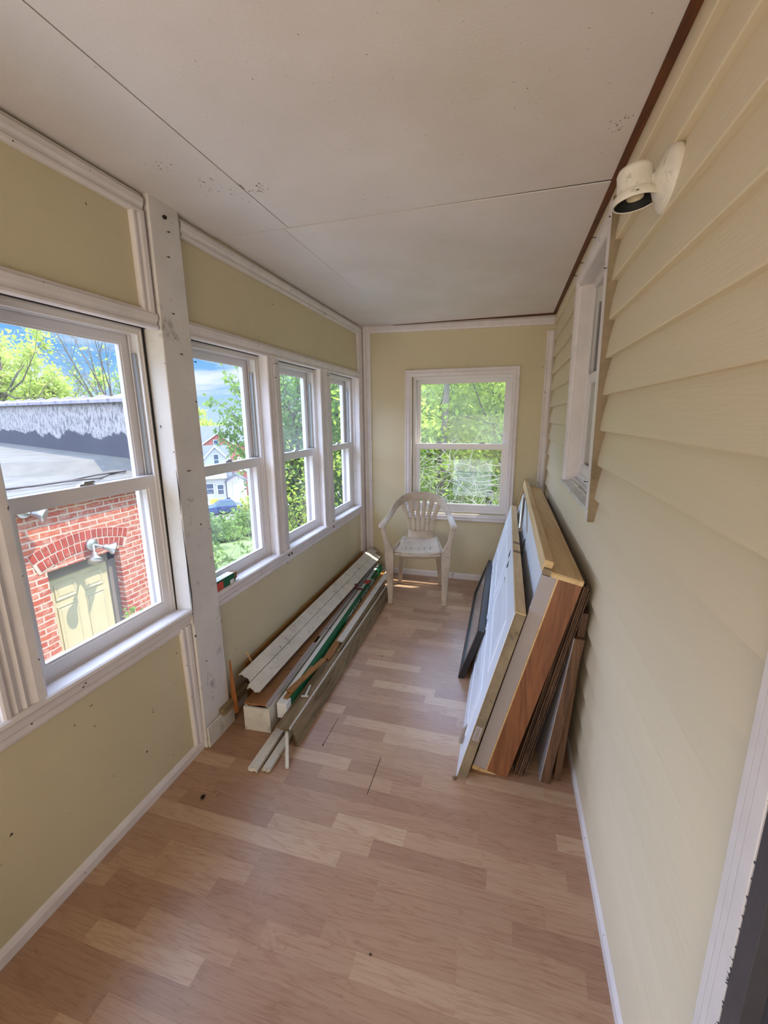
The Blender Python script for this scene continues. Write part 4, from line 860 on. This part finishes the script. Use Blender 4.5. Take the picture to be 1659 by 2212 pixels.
q = MB().add([(BX + .02, -3, .745), (BX + .02, 5.06, .745), (pr_.x, pr_.y, .93), (pl_.x, pl_.y, 1.0), (-14, -3, 1.0)], [(0, 1, 2, 3, 4)]); bpart(q, 'roof', 'roofgrey')
pd = (pl_ - pr_).normalized(); pn = Vector((-pd.y, pd.x, 0)).normalized()
e0, e1 = pr_ - pd * .5, pl_ + pd * 2; H1, H2 = .98, 1.02
pn = -pn if pn.y < 0 else pn
q = MB(); Vz = Vector((0, 0, 1)); K = 30
for i in range(K):
    a, b_ = e0.lerp(e1, i / K), e0.lerp(e1, (i + 1) / K)
    def rg(c, h): return [Vector((c.x, c.y, .3)), Vector((c.x, c.y, .95 + h)), Vector((c.x, c.y, .95 + h)) + pn * .3, Vector((c.x, c.y, .3)) + pn * .3]
    q.loft([rg(a, .80 + .12 * i / K), rg(b_, .80 + .12 * (i + 1) / K)])
pp = bpart(q, 'parapet', 'tar', None, 0, 'stucco parapet with black tar at its base')
Lp = (e1 - e0).length; nt = 14
for i in range(nt):
    a = e0.lerp(e1, i / nt); b_ = e0.lerp(e1, (i + 1.04) / nt); ha = 1.75 + .12 * i / nt; hb_ = 1.75 + .12 * (i + 1) / nt
    f = lambda c, h, k: [Vector((c.x, c.y, h)) - pn * .07, Vector((c.x, c.y, h + .05)) - pn * .07, Vector((c.x, c.y, h + .10 + k)) + pn * .15, Vector((c.x, c.y, h + .05)) + pn * .37, Vector((c.x, c.y, h)) + pn * .37]
    qq = MB().loft([f(a, ha, 0), f(b_, hb_, .0)]).loft([f(a - pd * .02, ha + .006, .03), f(a + pd * .09, ha + .006, .03)]); bpart(qq, 'coping_tile', 'coping', pp)
def cable(pts, nm, lab):
    m = MB().tube(pts, .011, 6).build(nm, 'nail', smooth=True); return tag(m, lab, 'cable')
cable([(BX - .02 - .35 * math.sin(i * .55) ** 2, 1.5 + .22 * i, .775 + .02 * math.sin(i * 1.3)) for i in range(16)], 'roof_cable', 'black cable snaking loosely along the flat roof edge')
cable([(BX - .25 + .10 * math.sin(i * .8), 1.5 + .22 * i, .785) for i in range(16)], 'roof_cable', 'straighter dark cable farther in on the flat roof')
def floodlight(y, z, lab, heads):
    r = empty('security_light', (BX, y, z)); tag(r, lab, 'outdoor light')
    MB().lathe([(.07, 0), (.075, .03), (.06, .06), (.002, .065)], (0, 0, 0), (1, 0, 0), 20).build('base', 'steel', r, smooth=True)
    for d in heads:
        d = Vector(d); k = Vector((.05, 0, 0)); MB().tube([k, k + d * .5], .014, 8).build('arm', 'steel', r)
        dd = d.normalized(); MB().lathe([(.022, 0), (.032, .02), (.038, .06), (.078, .115), (.080, .13), (.002, .125)], k + d * .5, dd, 20).build('lamp_head', 'steel', r, smooth=True)
floodlight(3.85, .0, 'twin-headed outdoor security light over the cream door', [(.12, -.10, -.16), (.10, .17, -.09)])
floodlight(3.16, .56, 'single outdoor spotlight high on the brick wall at the left edge of the pane', [(.08, .06, -.03)])

# leaves ------------------------------------------------------------------
def leafmesh(name, centers, mat, parent, size, seed=0, aspect=.55, gravity=.3):
    rs = np.random.RandomState(seed); c = np.asarray(centers, dtype=float); n = len(c)
    d = rs.normal(size=(n, 3)); d[:, 2] -= gravity; d /= np.linalg.norm(d, axis=1)[:, None]
    e = rs.normal(size=(n, 3)); e -= (e * d).sum(1)[:, None] * d; e /= np.linalg.norm(e, axis=1)[:, None]
    L = (size * rs.uniform(.6, 1.3, n))[:, None]
    v = np.stack([c, c + d * L * .5 + e * L * aspect * .5, c + d * L, c + d * L * .5 - e * L * aspect * .5], 1).reshape(-1, 3)
    me = bpy.data.meshes.new(name); me.vertices.add(4 * n); me.vertices.foreach_set('co', v.ravel())
    me.loops.add(4 * n); me.loops.foreach_set('vertex_index', np.arange(4 * n)); me.polygons.add(n); me.polygons.foreach_set('loop_start', np.arange(0, 4 * n, 4)); me.polygons.foreach_set('loop_total', np.full(n, 4))
    me.update(); me.validate(); me.materials.append(M[mat]); o = bpy.data.objects.new(name, me); COL.objects.link(o); o.parent = parent; return o
def tree(name, base, height, crown_r, crown_z, mat, label, cat='tree', nleaf=6000, lsize=.12, seed=0, trunk_r=.12, spread=1.0, group=None, fill=.75, trunk_mat='bark', twigs=3):
    """crown_z: centre height above base; branches grow to points in an ellipsoid and leaves cluster at their ends"""
    rs = random.Random(seed); r = empty(name, base); tag(r, label, cat, group)
    ch_ = max(.5, (height - crown_z)); cc_ = Vector((0, 0, crown_z)); tm = MB(); lean = Vector((rs.uniform(-.1, .1), rs.uniform(-.1, .1), 0)) * height
    th = crown_z * .75; tm.tube([(0, 0, -.3), lean * .3 + Vector((0, 0, th * .5)), lean * .6 + Vector((0, 0, th))], [trunk_r, trunk_r * .8, trunk_r * .6], 8)
    cents = []; fork = lean * .6 + Vector((0, 0, th))
    nb_ = 26; C_ = []
    for k in range(nb_):
        while True:
            p = Vector((rs.uniform(-1, 1), rs.uniform(-1, 1), rs.uniform(-1, 1)))
            if p.length <= 1 and p.length > .35: break
        tgt = cc_ + Vector((p.x * crown_r, p.y * crown_r, p.z * ch_)); st = fork + Vector((0, 0, rs.uniform(-.25, .35) * ch_)); st = Vector((fork.x, fork.y, max(.2, st.z)))
        mid = st.lerp(tgt, .5) + Vector((rs.uniform(-.15, .15) * crown_r, rs.uniform(-.15, .15) * crown_r, -.05 * ch_))
        tm.tube([st, mid, tgt], [trunk_r * .35, trunk_r * .2, trunk_r * .06], 5); C_.append((mid, .34)); C_.append((tgt, .30)); C_.append((mid.lerp(tgt, .5), .3))
        for q_ in range(twigs):
            e = tgt + Vector((rs.gauss(0, .28) * crown_r, rs.gauss(0, .28) * crown_r, rs.gauss(0, .25) * ch_)); s0 = mid.lerp(tgt, rs.uniform(.3, 1)); tm.tube([s0, s0.lerp(e, .5) + Vector((0, 0, .03)), e], [trunk_r * .08, trunk_r * .05, trunk_r * .02], 4); C_.append((e, .16))
    tm.build('trunk', trunk_mat, r)
    rsn = np.random.RandomState(seed + 5); idx = rsn.randint(0, len(C_), nleaf); cen = np.array([list(c) for c, s in C_])[idx]; sg = np.array([s for c, s in C_])[idx]
    sc3 = np.array([crown_r, crown_r, ch_]) * fill * .62
    pts_ = cen + rsn.normal(size=(nleaf, 3)) * sg[:, None] * sc3
    if nleaf: leafmesh('foliage', pts_, mat, r, lsize, seed + 9)
    return r
# trees beyond the parapet (window 1)
def polar(px, d, z=None):
    p = at(px, 900, d); return Vector((p.x, p.y, gz(p.x, p.y) if z is None else z))
k = 0
for (px, d, topz, cr, mt, lab) in ((-60, 24, 5.4, 3.2, 'lime', 'lime-green tree behind the parapet at the very left'), (25, 21, 3.9, 2.4, 'lime', 'bushy lime-green tree rising over the parapet, left part of the pane'), (110, 24, 3.1, 2.8, 'lime', 'bushy yellow-green tree over the middle of the parapet'), (185, 23, 2.8, 2.4, 'lime', 'low yellow-green tree over the parapet right of the middle'), (265, 26, 3.9, 2.2, 'green1', 'darker green tree at the right end of the parapet')):
    b_ = polar(px, d); h = topz - b_.z; tree('parapet_tree', b_, h, cr, h * .62, mt, lab, nleaf=13000, lsize=.19, seed=40 + k, fill=.6, trunk_r=.16, group='trees beyond the parapet'); k += 1
for (px, d, topz, lab, nl) in ((20, 19, 6.4, 'thin tall tree with sparse new leaves, left in the nearest window', 500), (215, 20, 5.7, 'nearly bare fan-shaped tree against the sky in the nearest window', 350)):
    b_ = polar(px, d); h = topz - b_.z; tree('sparse_tree', b_, h, 1.6, h * .72, 'lime', lab, nleaf=nl, lsize=.13, seed=60 + int(px), trunk_r=.12, group='sparse trees beyond the parapet', twigs=6)
# far line of trees behind the houses (window 2)
k = 0
for (px, d, topz, lab) in ((405, 120, 2.2, 'distant rounded tree far left behind the red house'), (432, 115, 1.0, 'distant lime tree left of the red house'), (458, 125, -.5, 'low distant tree above the red house roof'), (490, 130, -.5, 'low distant tree right of the red house roof'), (530, 125, 0.0, 'distant tree at the right above the roofs')):
    b_ = polar(px, d); h = topz - b_.z; tree('distant_tree', b_, h, 7, h * .55, 'lime' if k < 2 else 'green1', lab, nleaf=3500, lsize=1.0, seed=80 + k, trunk_r=.3, group='distant trees behind the houses'); k += 1

# near tree whose branches hang in windows 2, 3 and 4
NTZ = -2.6
p = at(662, 1000, 9.6); tree('shade_tree', (p.x, p.y, gz(p.x, p.y)), 7.6, 1.15, 4.4, 'green1', 'leafy green tree close outside the row of three windows, branches over the street view', nleaf=11000, lsize=.09, seed=7, trunk_r=.11)
p = at(750, 1000, 10.5); tree('shade_tree', (p.x, p.y, gz(p.x, p.y)), 8.2, 1.9, 4.4, 'green2', 'dark green tree filling the two farthest left windows', nleaf=20000, lsize=.10, seed=9, trunk_r=.13)
p = at(665, 1100, 7.2); tree('young_tree', (p.x, p.y, gz(p.x, p.y)), 3.5, .7, 2.3, 'wood_l', 'young yellow-green sapling low in the middle left window', nleaf=2000, lsize=.075, seed=11, trunk_r=.05)
# reaching branch
bh = empty('hanging_branch', at(560, 880, 7.2)); tag(bh, 'slender leafy branch reaching across the sky in the second window', 'branch')
bm_ = MB(); cen = []
for (x0, y0, x1, y1) in ((575, 930, 449, 864), (560, 900, 487, 810), (560, 870, 520, 780), (570, 960, 480, 905), (560, 980, 470, 930), (570, 1010, 500, 965)):
    a_, b_ = at(x0, y0, 7.4) - bh.location, at(x1, y1, 7.0) - bh.location; pts = [a_.lerp(b_, i / 6) + Vector((0, 0, .05 * math.sin(i * 1.7))) for i in range(7)]
    bm_.tube(pts, [.012 - .0016 * i for i in range(7)], 5)
    rs = np.random.RandomState(int(x1))
    for i in range(160):
        f = rs.uniform(0, 1) ** .8; c_ = a_.lerp(b_, f); sg = .13 * (1 - f) + .035; cen.append([c_.x + rs.normal() * sg, c_.y + rs.normal() * sg, c_.z + rs.normal() * sg])
bm_.build('twig', 'bark', bh); leafmesh('foliage', cen, 'green1', bh, .085, 3)
# big shrubs below the windows
p = at(512, 1180, 4.9); tree('tall_shrub', (p.x, p.y, -2.5), 2.5, .72, 1.6, 'green1', 'tall shrub just below the second window, bright leaf tips over dark twigs', 'shrub', nleaf=9000, lsize=.06, seed=21, trunk_r=.045, twigs=14, fill=.55)
p = at(640, 1170, 6.3); tree('tall_shrub', (p.x, p.y, gz(p.x, p.y)), 1.8, .85, 1.1, 'green1', 'feathery green shrub below the middle left window', 'shrub', nleaf=7000, lsize=.065, seed=23, trunk_r=.05, twigs=6)
p = at(735, 1130, 7.4); tree('tall_shrub', (p.x, p.y, gz(p.x, p.y)), 2.3, .8, 1.4, 'wood_l', 'pale green shrub at the bottom of the farthest left window', 'shrub', nleaf=3500, lsize=.07, seed=25, trunk_r=.04)
# woodland behind the end window
k = 0
for (px, d, topz, cr, mt, nl, ls, lab) in ((880, 9.0, 3.2, 2.0, 'wood_l', 9000, .12, 'woodland tree at the left side of the end window'), (930, 13, 4.2, 2.6, 'wood_l', 9000, .15, 'bright woodland tree seen left of centre in the end window'), (1000, 16, 4.6, 3.0, 'green1', 9000, .18, 'deeper green woodland tree behind the middle of the end window'), (1050, 12, 3.6, 2.4, 'wood_l', 9000, .14, 'bright woodland tree right of centre in the end window'), (1110, 10, 3.8, 2.2, 'wood_l', 8000, .12, 'woodland tree at the right edge of the end window'), (960, 24, 6.4, 4.5, 'green1', 9000, .28, 'tall back tree closing the woodland view, left'), (1070, 26, 6.6, 4.5, 'wood_l', 9000, .28, 'tall back tree closing the woodland view, right'), (810, 15, 5.5, 3.2, 'green2', 8000, .18, 'dark tree seen between the corner window and the end wall')):
    p = at(px, 980, d); z_ = gz(p.x, p.y); h = topz - z_; tree('woodland_tree', (p.x, p.y, z_), h, cr, h * .58, mt, lab, nleaf=nl, lsize=ls, seed=100 + k, trunk_r=.10 if d < 20 else .2, group='woodland beyond the end window'); k += 1
p = at(958, 990, 8.4); z_ = gz(p.x, p.y)
tk = MB(); tk.tube([(0, 0, -.4), (.03, 0, 1.0), (-.04, 0, 2.4), (.05, .05, 4.6)], [.10, .075, .065, .05], 12).build('tree_trunk', 'bark', loc=(p.x, p.y, z_), smooth=True); tag(bpy.data.objects['tree_trunk'], 'pale straight bare trunk standing left of centre outside the end window', 'tree trunk')
# brush and vines low in front
for k, (px, d, h, r_, lab) in enumerate(((925, 6.4, 1.75, .9, 'yellow-green bush at the lower left of the end window'), (1000, 7.0, 1.6, 1.0, 'tangled bush at the lower middle of the end window'), (1075, 6.6, 1.6, .9, 'tangled bush at the lower right of the end window'))):
    p = at(px, 1080, d); z_ = gz(p.x, p.y); tree('bush', (p.x, p.y, z_), h, r_, h * .6, 'lime' if k == 0 else 'wood_l', lab, 'bush', nleaf=3800 if k == 0 else 2200, lsize=.10, seed=130 + k, trunk_r=.03, twigs=5, group='bushes outside the end window', trunk_mat='twig')
vn = MB(); rs = random.Random(31)
for i in range(95):
    p = at(rs.uniform(890, 1100), rs.uniform(985, 1110), rs.uniform(5.4, 6.6)); pts = [p]; d_ = Vector((rs.gauss(0, 1), rs.gauss(0, .5), rs.gauss(0, .8))).normalized()
    for j_ in range(7): d_ = (d_ + Vector((rs.gauss(0, .3), rs.gauss(0, .2), rs.gauss(0, .3)))).normalized(); pts.append(pts[-1] + d_ * rs.uniform(.06, .14))
    vn.tube(pts, [.006 * (1 - .1 * j_) * rs.uniform(.6, 1.3) for j_ in range(8)], 4)
tag(vn.build('vine_tangle', 'twig'), 'pale tangle of bare vines and twigs low outside the end window', 'vines', kind='stuff')
# overhanging crown that dapples the sun on the end of the porch
tree('overhanging_tree', (3.6, 7.6, -1.2), 8.6, 2.7, 6.2, 'green1', 'tall tree overhead beyond the house corner, shading the end window', nleaf=15000, lsize=.16, seed=200, trunk_r=.2)

# street scene --------------------------------------------------------------
AZ = math.radians(37.4); LV = Vector((math.cos(AZ), math.sin(AZ), 0)); FV = Vector((-math.sin(AZ), math.cos(AZ), 0))
SZ = -8.85
def sp_(lat, fwd, z=0): v = LV * lat + FV * fwd; return Vector((v.x, v.y, SZ + z))
def quadstrip(nm, mat, l0, l1, f0, f1, z, lab):
    m = MB(); a_, b_, c_, d_ = sp_(l0, f0, z), sp_(l1, f0, z), sp_(l1, f1, z), sp_(l0, f1, z); m.loft([[a_, b_, c_, d_], [v + Vector((0, 0, .04)) for v in (a_, b_, c_, d_)]]); struct(m.build(nm, mat), lab, 'street')
quadstrip('street', 'asphalt', -40, 30, 43.5, 53.0, .02, 'sunlit pale street below the houses')
quadstrip('sidewalk', 'concrete', -40, 30, 53.0, 58, .08, 'pale pavement in front of the houses')
def hpart(root, mb, nm, mat, par=None, bev=0): return mb.build(nm, mat, par or root, bevel=bev)
def gable(mb, x0, x1, y0, y1, z0, ze, zr, roof=None, ov=.25, t=.14):      # body with ridge along y, roof slab into the other mesh
    xm = (x0 + x1) / 2; pr = [(x0, z0), (x1, z0), (x1, ze), (xm, zr), (x0, ze)]
    mb.loft([[(x, y0, z) for x, z in pr], [(x, y1, z) for x, z in pr]])
    sl__ = (zr - ze) / (xm - x0)
    for sg, xe in ((-1, x0), (1, x1)):
        xo = xe + sg * ov; zo = ze - ov * sl__
        roof.loft([[(xm, y0 - ov, zr + .02), (xo, y0 - ov, zo + .02), (xo, y0 - ov, zo + t), (xm, y0 - ov, zr + t)], [(xm, y1 + ov, zr + .02), (xo, y1 + ov, zo + .02), (xo, y1 + ov, zo + t), (xm, y1 + ov, zr + t)]])
def ridge_lat(mb, x0, x1, y0, y1, z0, ze, zr, roof, ov=.3, t=.14):
    ym = (y0 + y1) / 2; pr = [(y0, z0), (y1, z0), (y1, ze), (ym, zr), (y0, ze)]
    mb.loft([[(x0, y, z) for y, z in pr], [(x1, y, z) for y, z in pr]]); sl__ = (zr - ze) / (ym - y0)
    for sg, ye in ((-1, y0), (1, y1)):
        yo = ye + sg * ov; zo = ze - ov * sl__
        roof.loft([[(x0 - ov, ym, zr + .02), (x0 - ov, yo, zo + .02), (x0 - ov, yo, zo + t), (x0 - ov, ym, zr + t)], [(x1 + ov, ym, zr + .02), (x1 + ov, yo, zo + .02), (x1 + ov, yo, zo + t), (x1 + ov, ym, zr + t)]])
def hwin(root, x, y, z, w_, h_, nm='window'):
    f = MB().box(x - w_ / 2 - .1, x + w_ / 2 + .1, y - .08, y, z - .1, z + h_ + .1); fo_ = f.build(nm, 'gutter', root); MB().box(x - w_ / 2, x + w_ / 2, y - .10, y - .07, z, z + h_ * .47).box(x - w_ / 2, x + w_ / 2, y - .10, y - .07, z + h_ * .53, z + h_).build('pane', 'winblack', fo_)
# white house
o_ = sp_(0, 58); wh = empty('white_house', o_, AZ); tag(wh, 'white house with grey roof and small front gable across the street', 'house')
wb_, wr = MB(), MB(); ridge_lat(wb_, -7, 1.4, 2.0, 9, 0, 4.6, 6.7, wr); gable(wb_, -2.0, 1.7, .6, 4, 0, 5.0, 6.95, wr, .2)
hpart(wh, wb_, 'wall', 'whitewall'); hpart(wh, wr, 'roof', 'slate')
m = MB(); 
for sg in (-1, 1): m.loft([[(-.15, .36, 7.08), (-.15 + sg * 2.1, .36, 4.85), (-.15 + sg * 2.1, .36, 4.65), (-.15, .36, 6.86)], [(-.15, .32, 7.08), (-.15 + sg * 2.1, .32, 4.85), (-.15 + sg * 2.1, .32, 4.65), (-.15, .32, 6.86)]])
hpart(wh, m, 'gable_board', 'gutter'); hwin(wh, -.05, .6, 4.6, .55, 1.3); hwin(wh, -1.1, -.2, 1.0, .8, 1.3); hwin(wh, .15, -.2, .9, .7, 1.2)
m = MB().box(-5, .8, -.2, 2.2, 0, 2.9); hpart(wh, m, 'porch_wall', 'whitewall'); m = MB().loft([[(-5.3, -.6, 2.95), (1.0, -.6, 2.95), (1.0, -.6, 3.1), (-5.3, -.6, 3.1)], [(-5.3, 1.2, 3.7), (1.0, 1.2, 3.7), (1.0, 1.2, 3.85), (-5.3, 1.2, 3.85)]]); hpart(wh, m, 'porch_roof', 'gutter')
# red brick house behind
o_ = sp_(.2, 76); rh = empty('red_brick_house', o_, AZ); tag(rh, 'red brick gabled house with grey roof behind the white one', 'house')
rb, rrf = MB(), MB(); ridge_lat(rb, -9, 6.5, 4, 14, -.5, 6.2, 9.0, rrf); gable(rb, -2.5, 2.9, 0, 6, -.5, 6.0, 8.0, rrf, .3); hpart(rh, rb, 'wall', 'brickx'); hpart(rh, rrf, 'roof', 'slate'); hwin(rh, -.05, 0, 5.7, .7, 1.2)
m = MB().loft([[(.2, -.34, 8.16), (-2.8, -.34, 5.95), (-2.8, -.34, 5.75), (.2, -.34, 7.94)], [(.2, -.3, 8.16), (-2.8, -.3, 5.95), (-2.8, -.3, 5.75), (.2, -.3, 7.94)]]).loft([[(.2, -.34, 8.16), (3.2, -.34, 5.95), (3.2, -.34, 5.75), (.2, -.34, 7.94)], [(.2, -.3, 8.16), (3.2, -.3, 5.95), (3.2, -.3, 5.75), (.2, -.3, 7.94)]]); hpart(rh, m, 'gable_board', 'gutter')
# entrance porch house
o_ = sp_(2.1, 57); ep = empty('entrance_porch', o_, AZ); tag(ep, 'small gabled entrance porch with door and steps between white wall and red wall', 'porch')
pb_, prf = MB(), MB(); gable(pb_, -1.2, 1.2, .6, 3.2, .4, 2.5, 3.3, prf, .2); hpart(ep, pb_, 'wall', 'greyjamb'); hpart(ep, prf, 'roof', 'slate')
m = MB().box(-.45, .3, .52, .6, .4, 2.2); hpart(ep, m, 'door', 'doorcream'); 
for i in range(3): hpart(ep, MB().box(-.9, .9, -.9 + .35 * i, .6, .13 * i, .13 * (i + 1)), 'step', 'concrete')
o_ = sp_(4.6, 60); ra = empty('red_annex', o_, AZ); tag(ra, 'low red brick wall building right of the entrance porch', 'building')
pb_, prf = MB(), MB(); ridge_lat(pb_, -1.6, 5, 0, 6, 0, 3.6, 5.0, prf); hpart(ra, pb_, 'wall', 'brickx'); hpart(ra, prf, 'roof', 'gutter')
# yellow thing, car, fence
p = sp_(-.35, 54.6, .08); yb = MB().loft([[(-.75, -.3, 0), (.75, -.3, 0), (.75, .3, 0), (-.75, .3, 0)], [(-.85, -.35, .75), (.85, -.35, .75), (.85, .35, .75), (-.85, .35, .75)]]).build('yellow_container', 'yellowbin', bevel=.04, loc=p); yb.rotation_euler = (0, 0, AZ); tag(yb, 'low bright yellow container on the pavement by the white house', 'container')
cr_ = empty('car', at(483, 1108, 49.5), AZ + .12); cr_.location.z = SZ + .06; tag(cr_, 'dark blue car parked on the street behind the iron fence', 'car')
def cprof(pr, y0, y1, inset=0): return MB().loft([[(x, y0, z) for x, z in pr], [(x, y1, z) for x, z in pr]])
body = [(-2.1, .35), (-2.15, .7), (-1.9, .9), (-1.1, .98), (1.7, 1.0), (2.1, .85), (2.15, .4), (1.9, .28), (-1.9, .28)]
cprof(body, -.85, .85).build('body', 'carblue', cr_, bevel=.06, seg=3, smooth=True)
MB().loft([[(-1.1, -.8, .97), (1.6, -.8, .99), (1.6, .8, .99), (-1.1, .8, .97)], [(-.35, -.62, 1.46), (1.0, -.62, 1.47), (1.0, .62, 1.47), (-.35, .62, 1.46)]]).build('window_glass', 'carglass', cr_, bevel=.03)
MB().loft([[(-.45, -.66, 1.44), (1.08, -.66, 1.45), (1.08, .66, 1.45), (-.45, .66, 1.44)], [(-.3, -.55, 1.52), (.95, -.55, 1.53), (.95, .55, 1.53), (-.3, .55, 1.52)]]).build('roof', 'carblue', cr_, bevel=.02)
for x_ in (-1.35, 1.35):
    for y_ in (-.84, .66): MB().lathe([(.02, 0), (.20, .01), (.31, .0), (.33, .05), (.33, .16), (.3, .19), (.02, .18)], (x_, y_, .33), (0, 1, 0), 20).build('wheel', 'tyre', cr_, smooth=True)
for y_ in (-.87,): MB().box(-.3, .3, y_, y_ + .02, .75, .78).build('side_trim', 'steel', cr_)
fe = empty('iron_fence', sp_(2, 42.5), AZ); fe.location.z = gz(fe.location.x, fe.location.y) - .1; tag(fe, 'black iron picket fence between the shrubs and the street', 'fence')
for z_ in (.25, 1.25): MB().box(-7, 7, -.02, .02, z_, z_ + .05).build('rail', 'ink', fe)
for i in range(29): MB().box(-7 + .5 * i - .02, -7 + .5 * i + .02, -.02, .02, 0, 1.5).build('picket', 'ink', fe)
# low hedges on the slope
for k, (px, py, d, h, r_, lab) in enumerate(((470, 1128, 36, 1.4, 2.2, 'hedge bush on the slope below the blue car, left'), (545, 1115, 38, 2.0, 1.8, 'hedge bush on the slope beside the iron fence'), (548, 1075, 44, 2.6, 1.3, 'lime bush at the street edge right of the car'), (425, 1150, 30, 2.6, 2.4, 'hedge bush on the slope hidden mostly by the post'))):
    p = at(px, py, d); z_ = gz(p.x, p.y); tree('hedge_bush', (p.x, p.y, z_), h, r_, h * .55, 'lime' if k == 2 else 'green1', lab, 'bush', nleaf=3500, lsize=.3, seed=150 + k, trunk_r=.06, group='bushes on the slope')
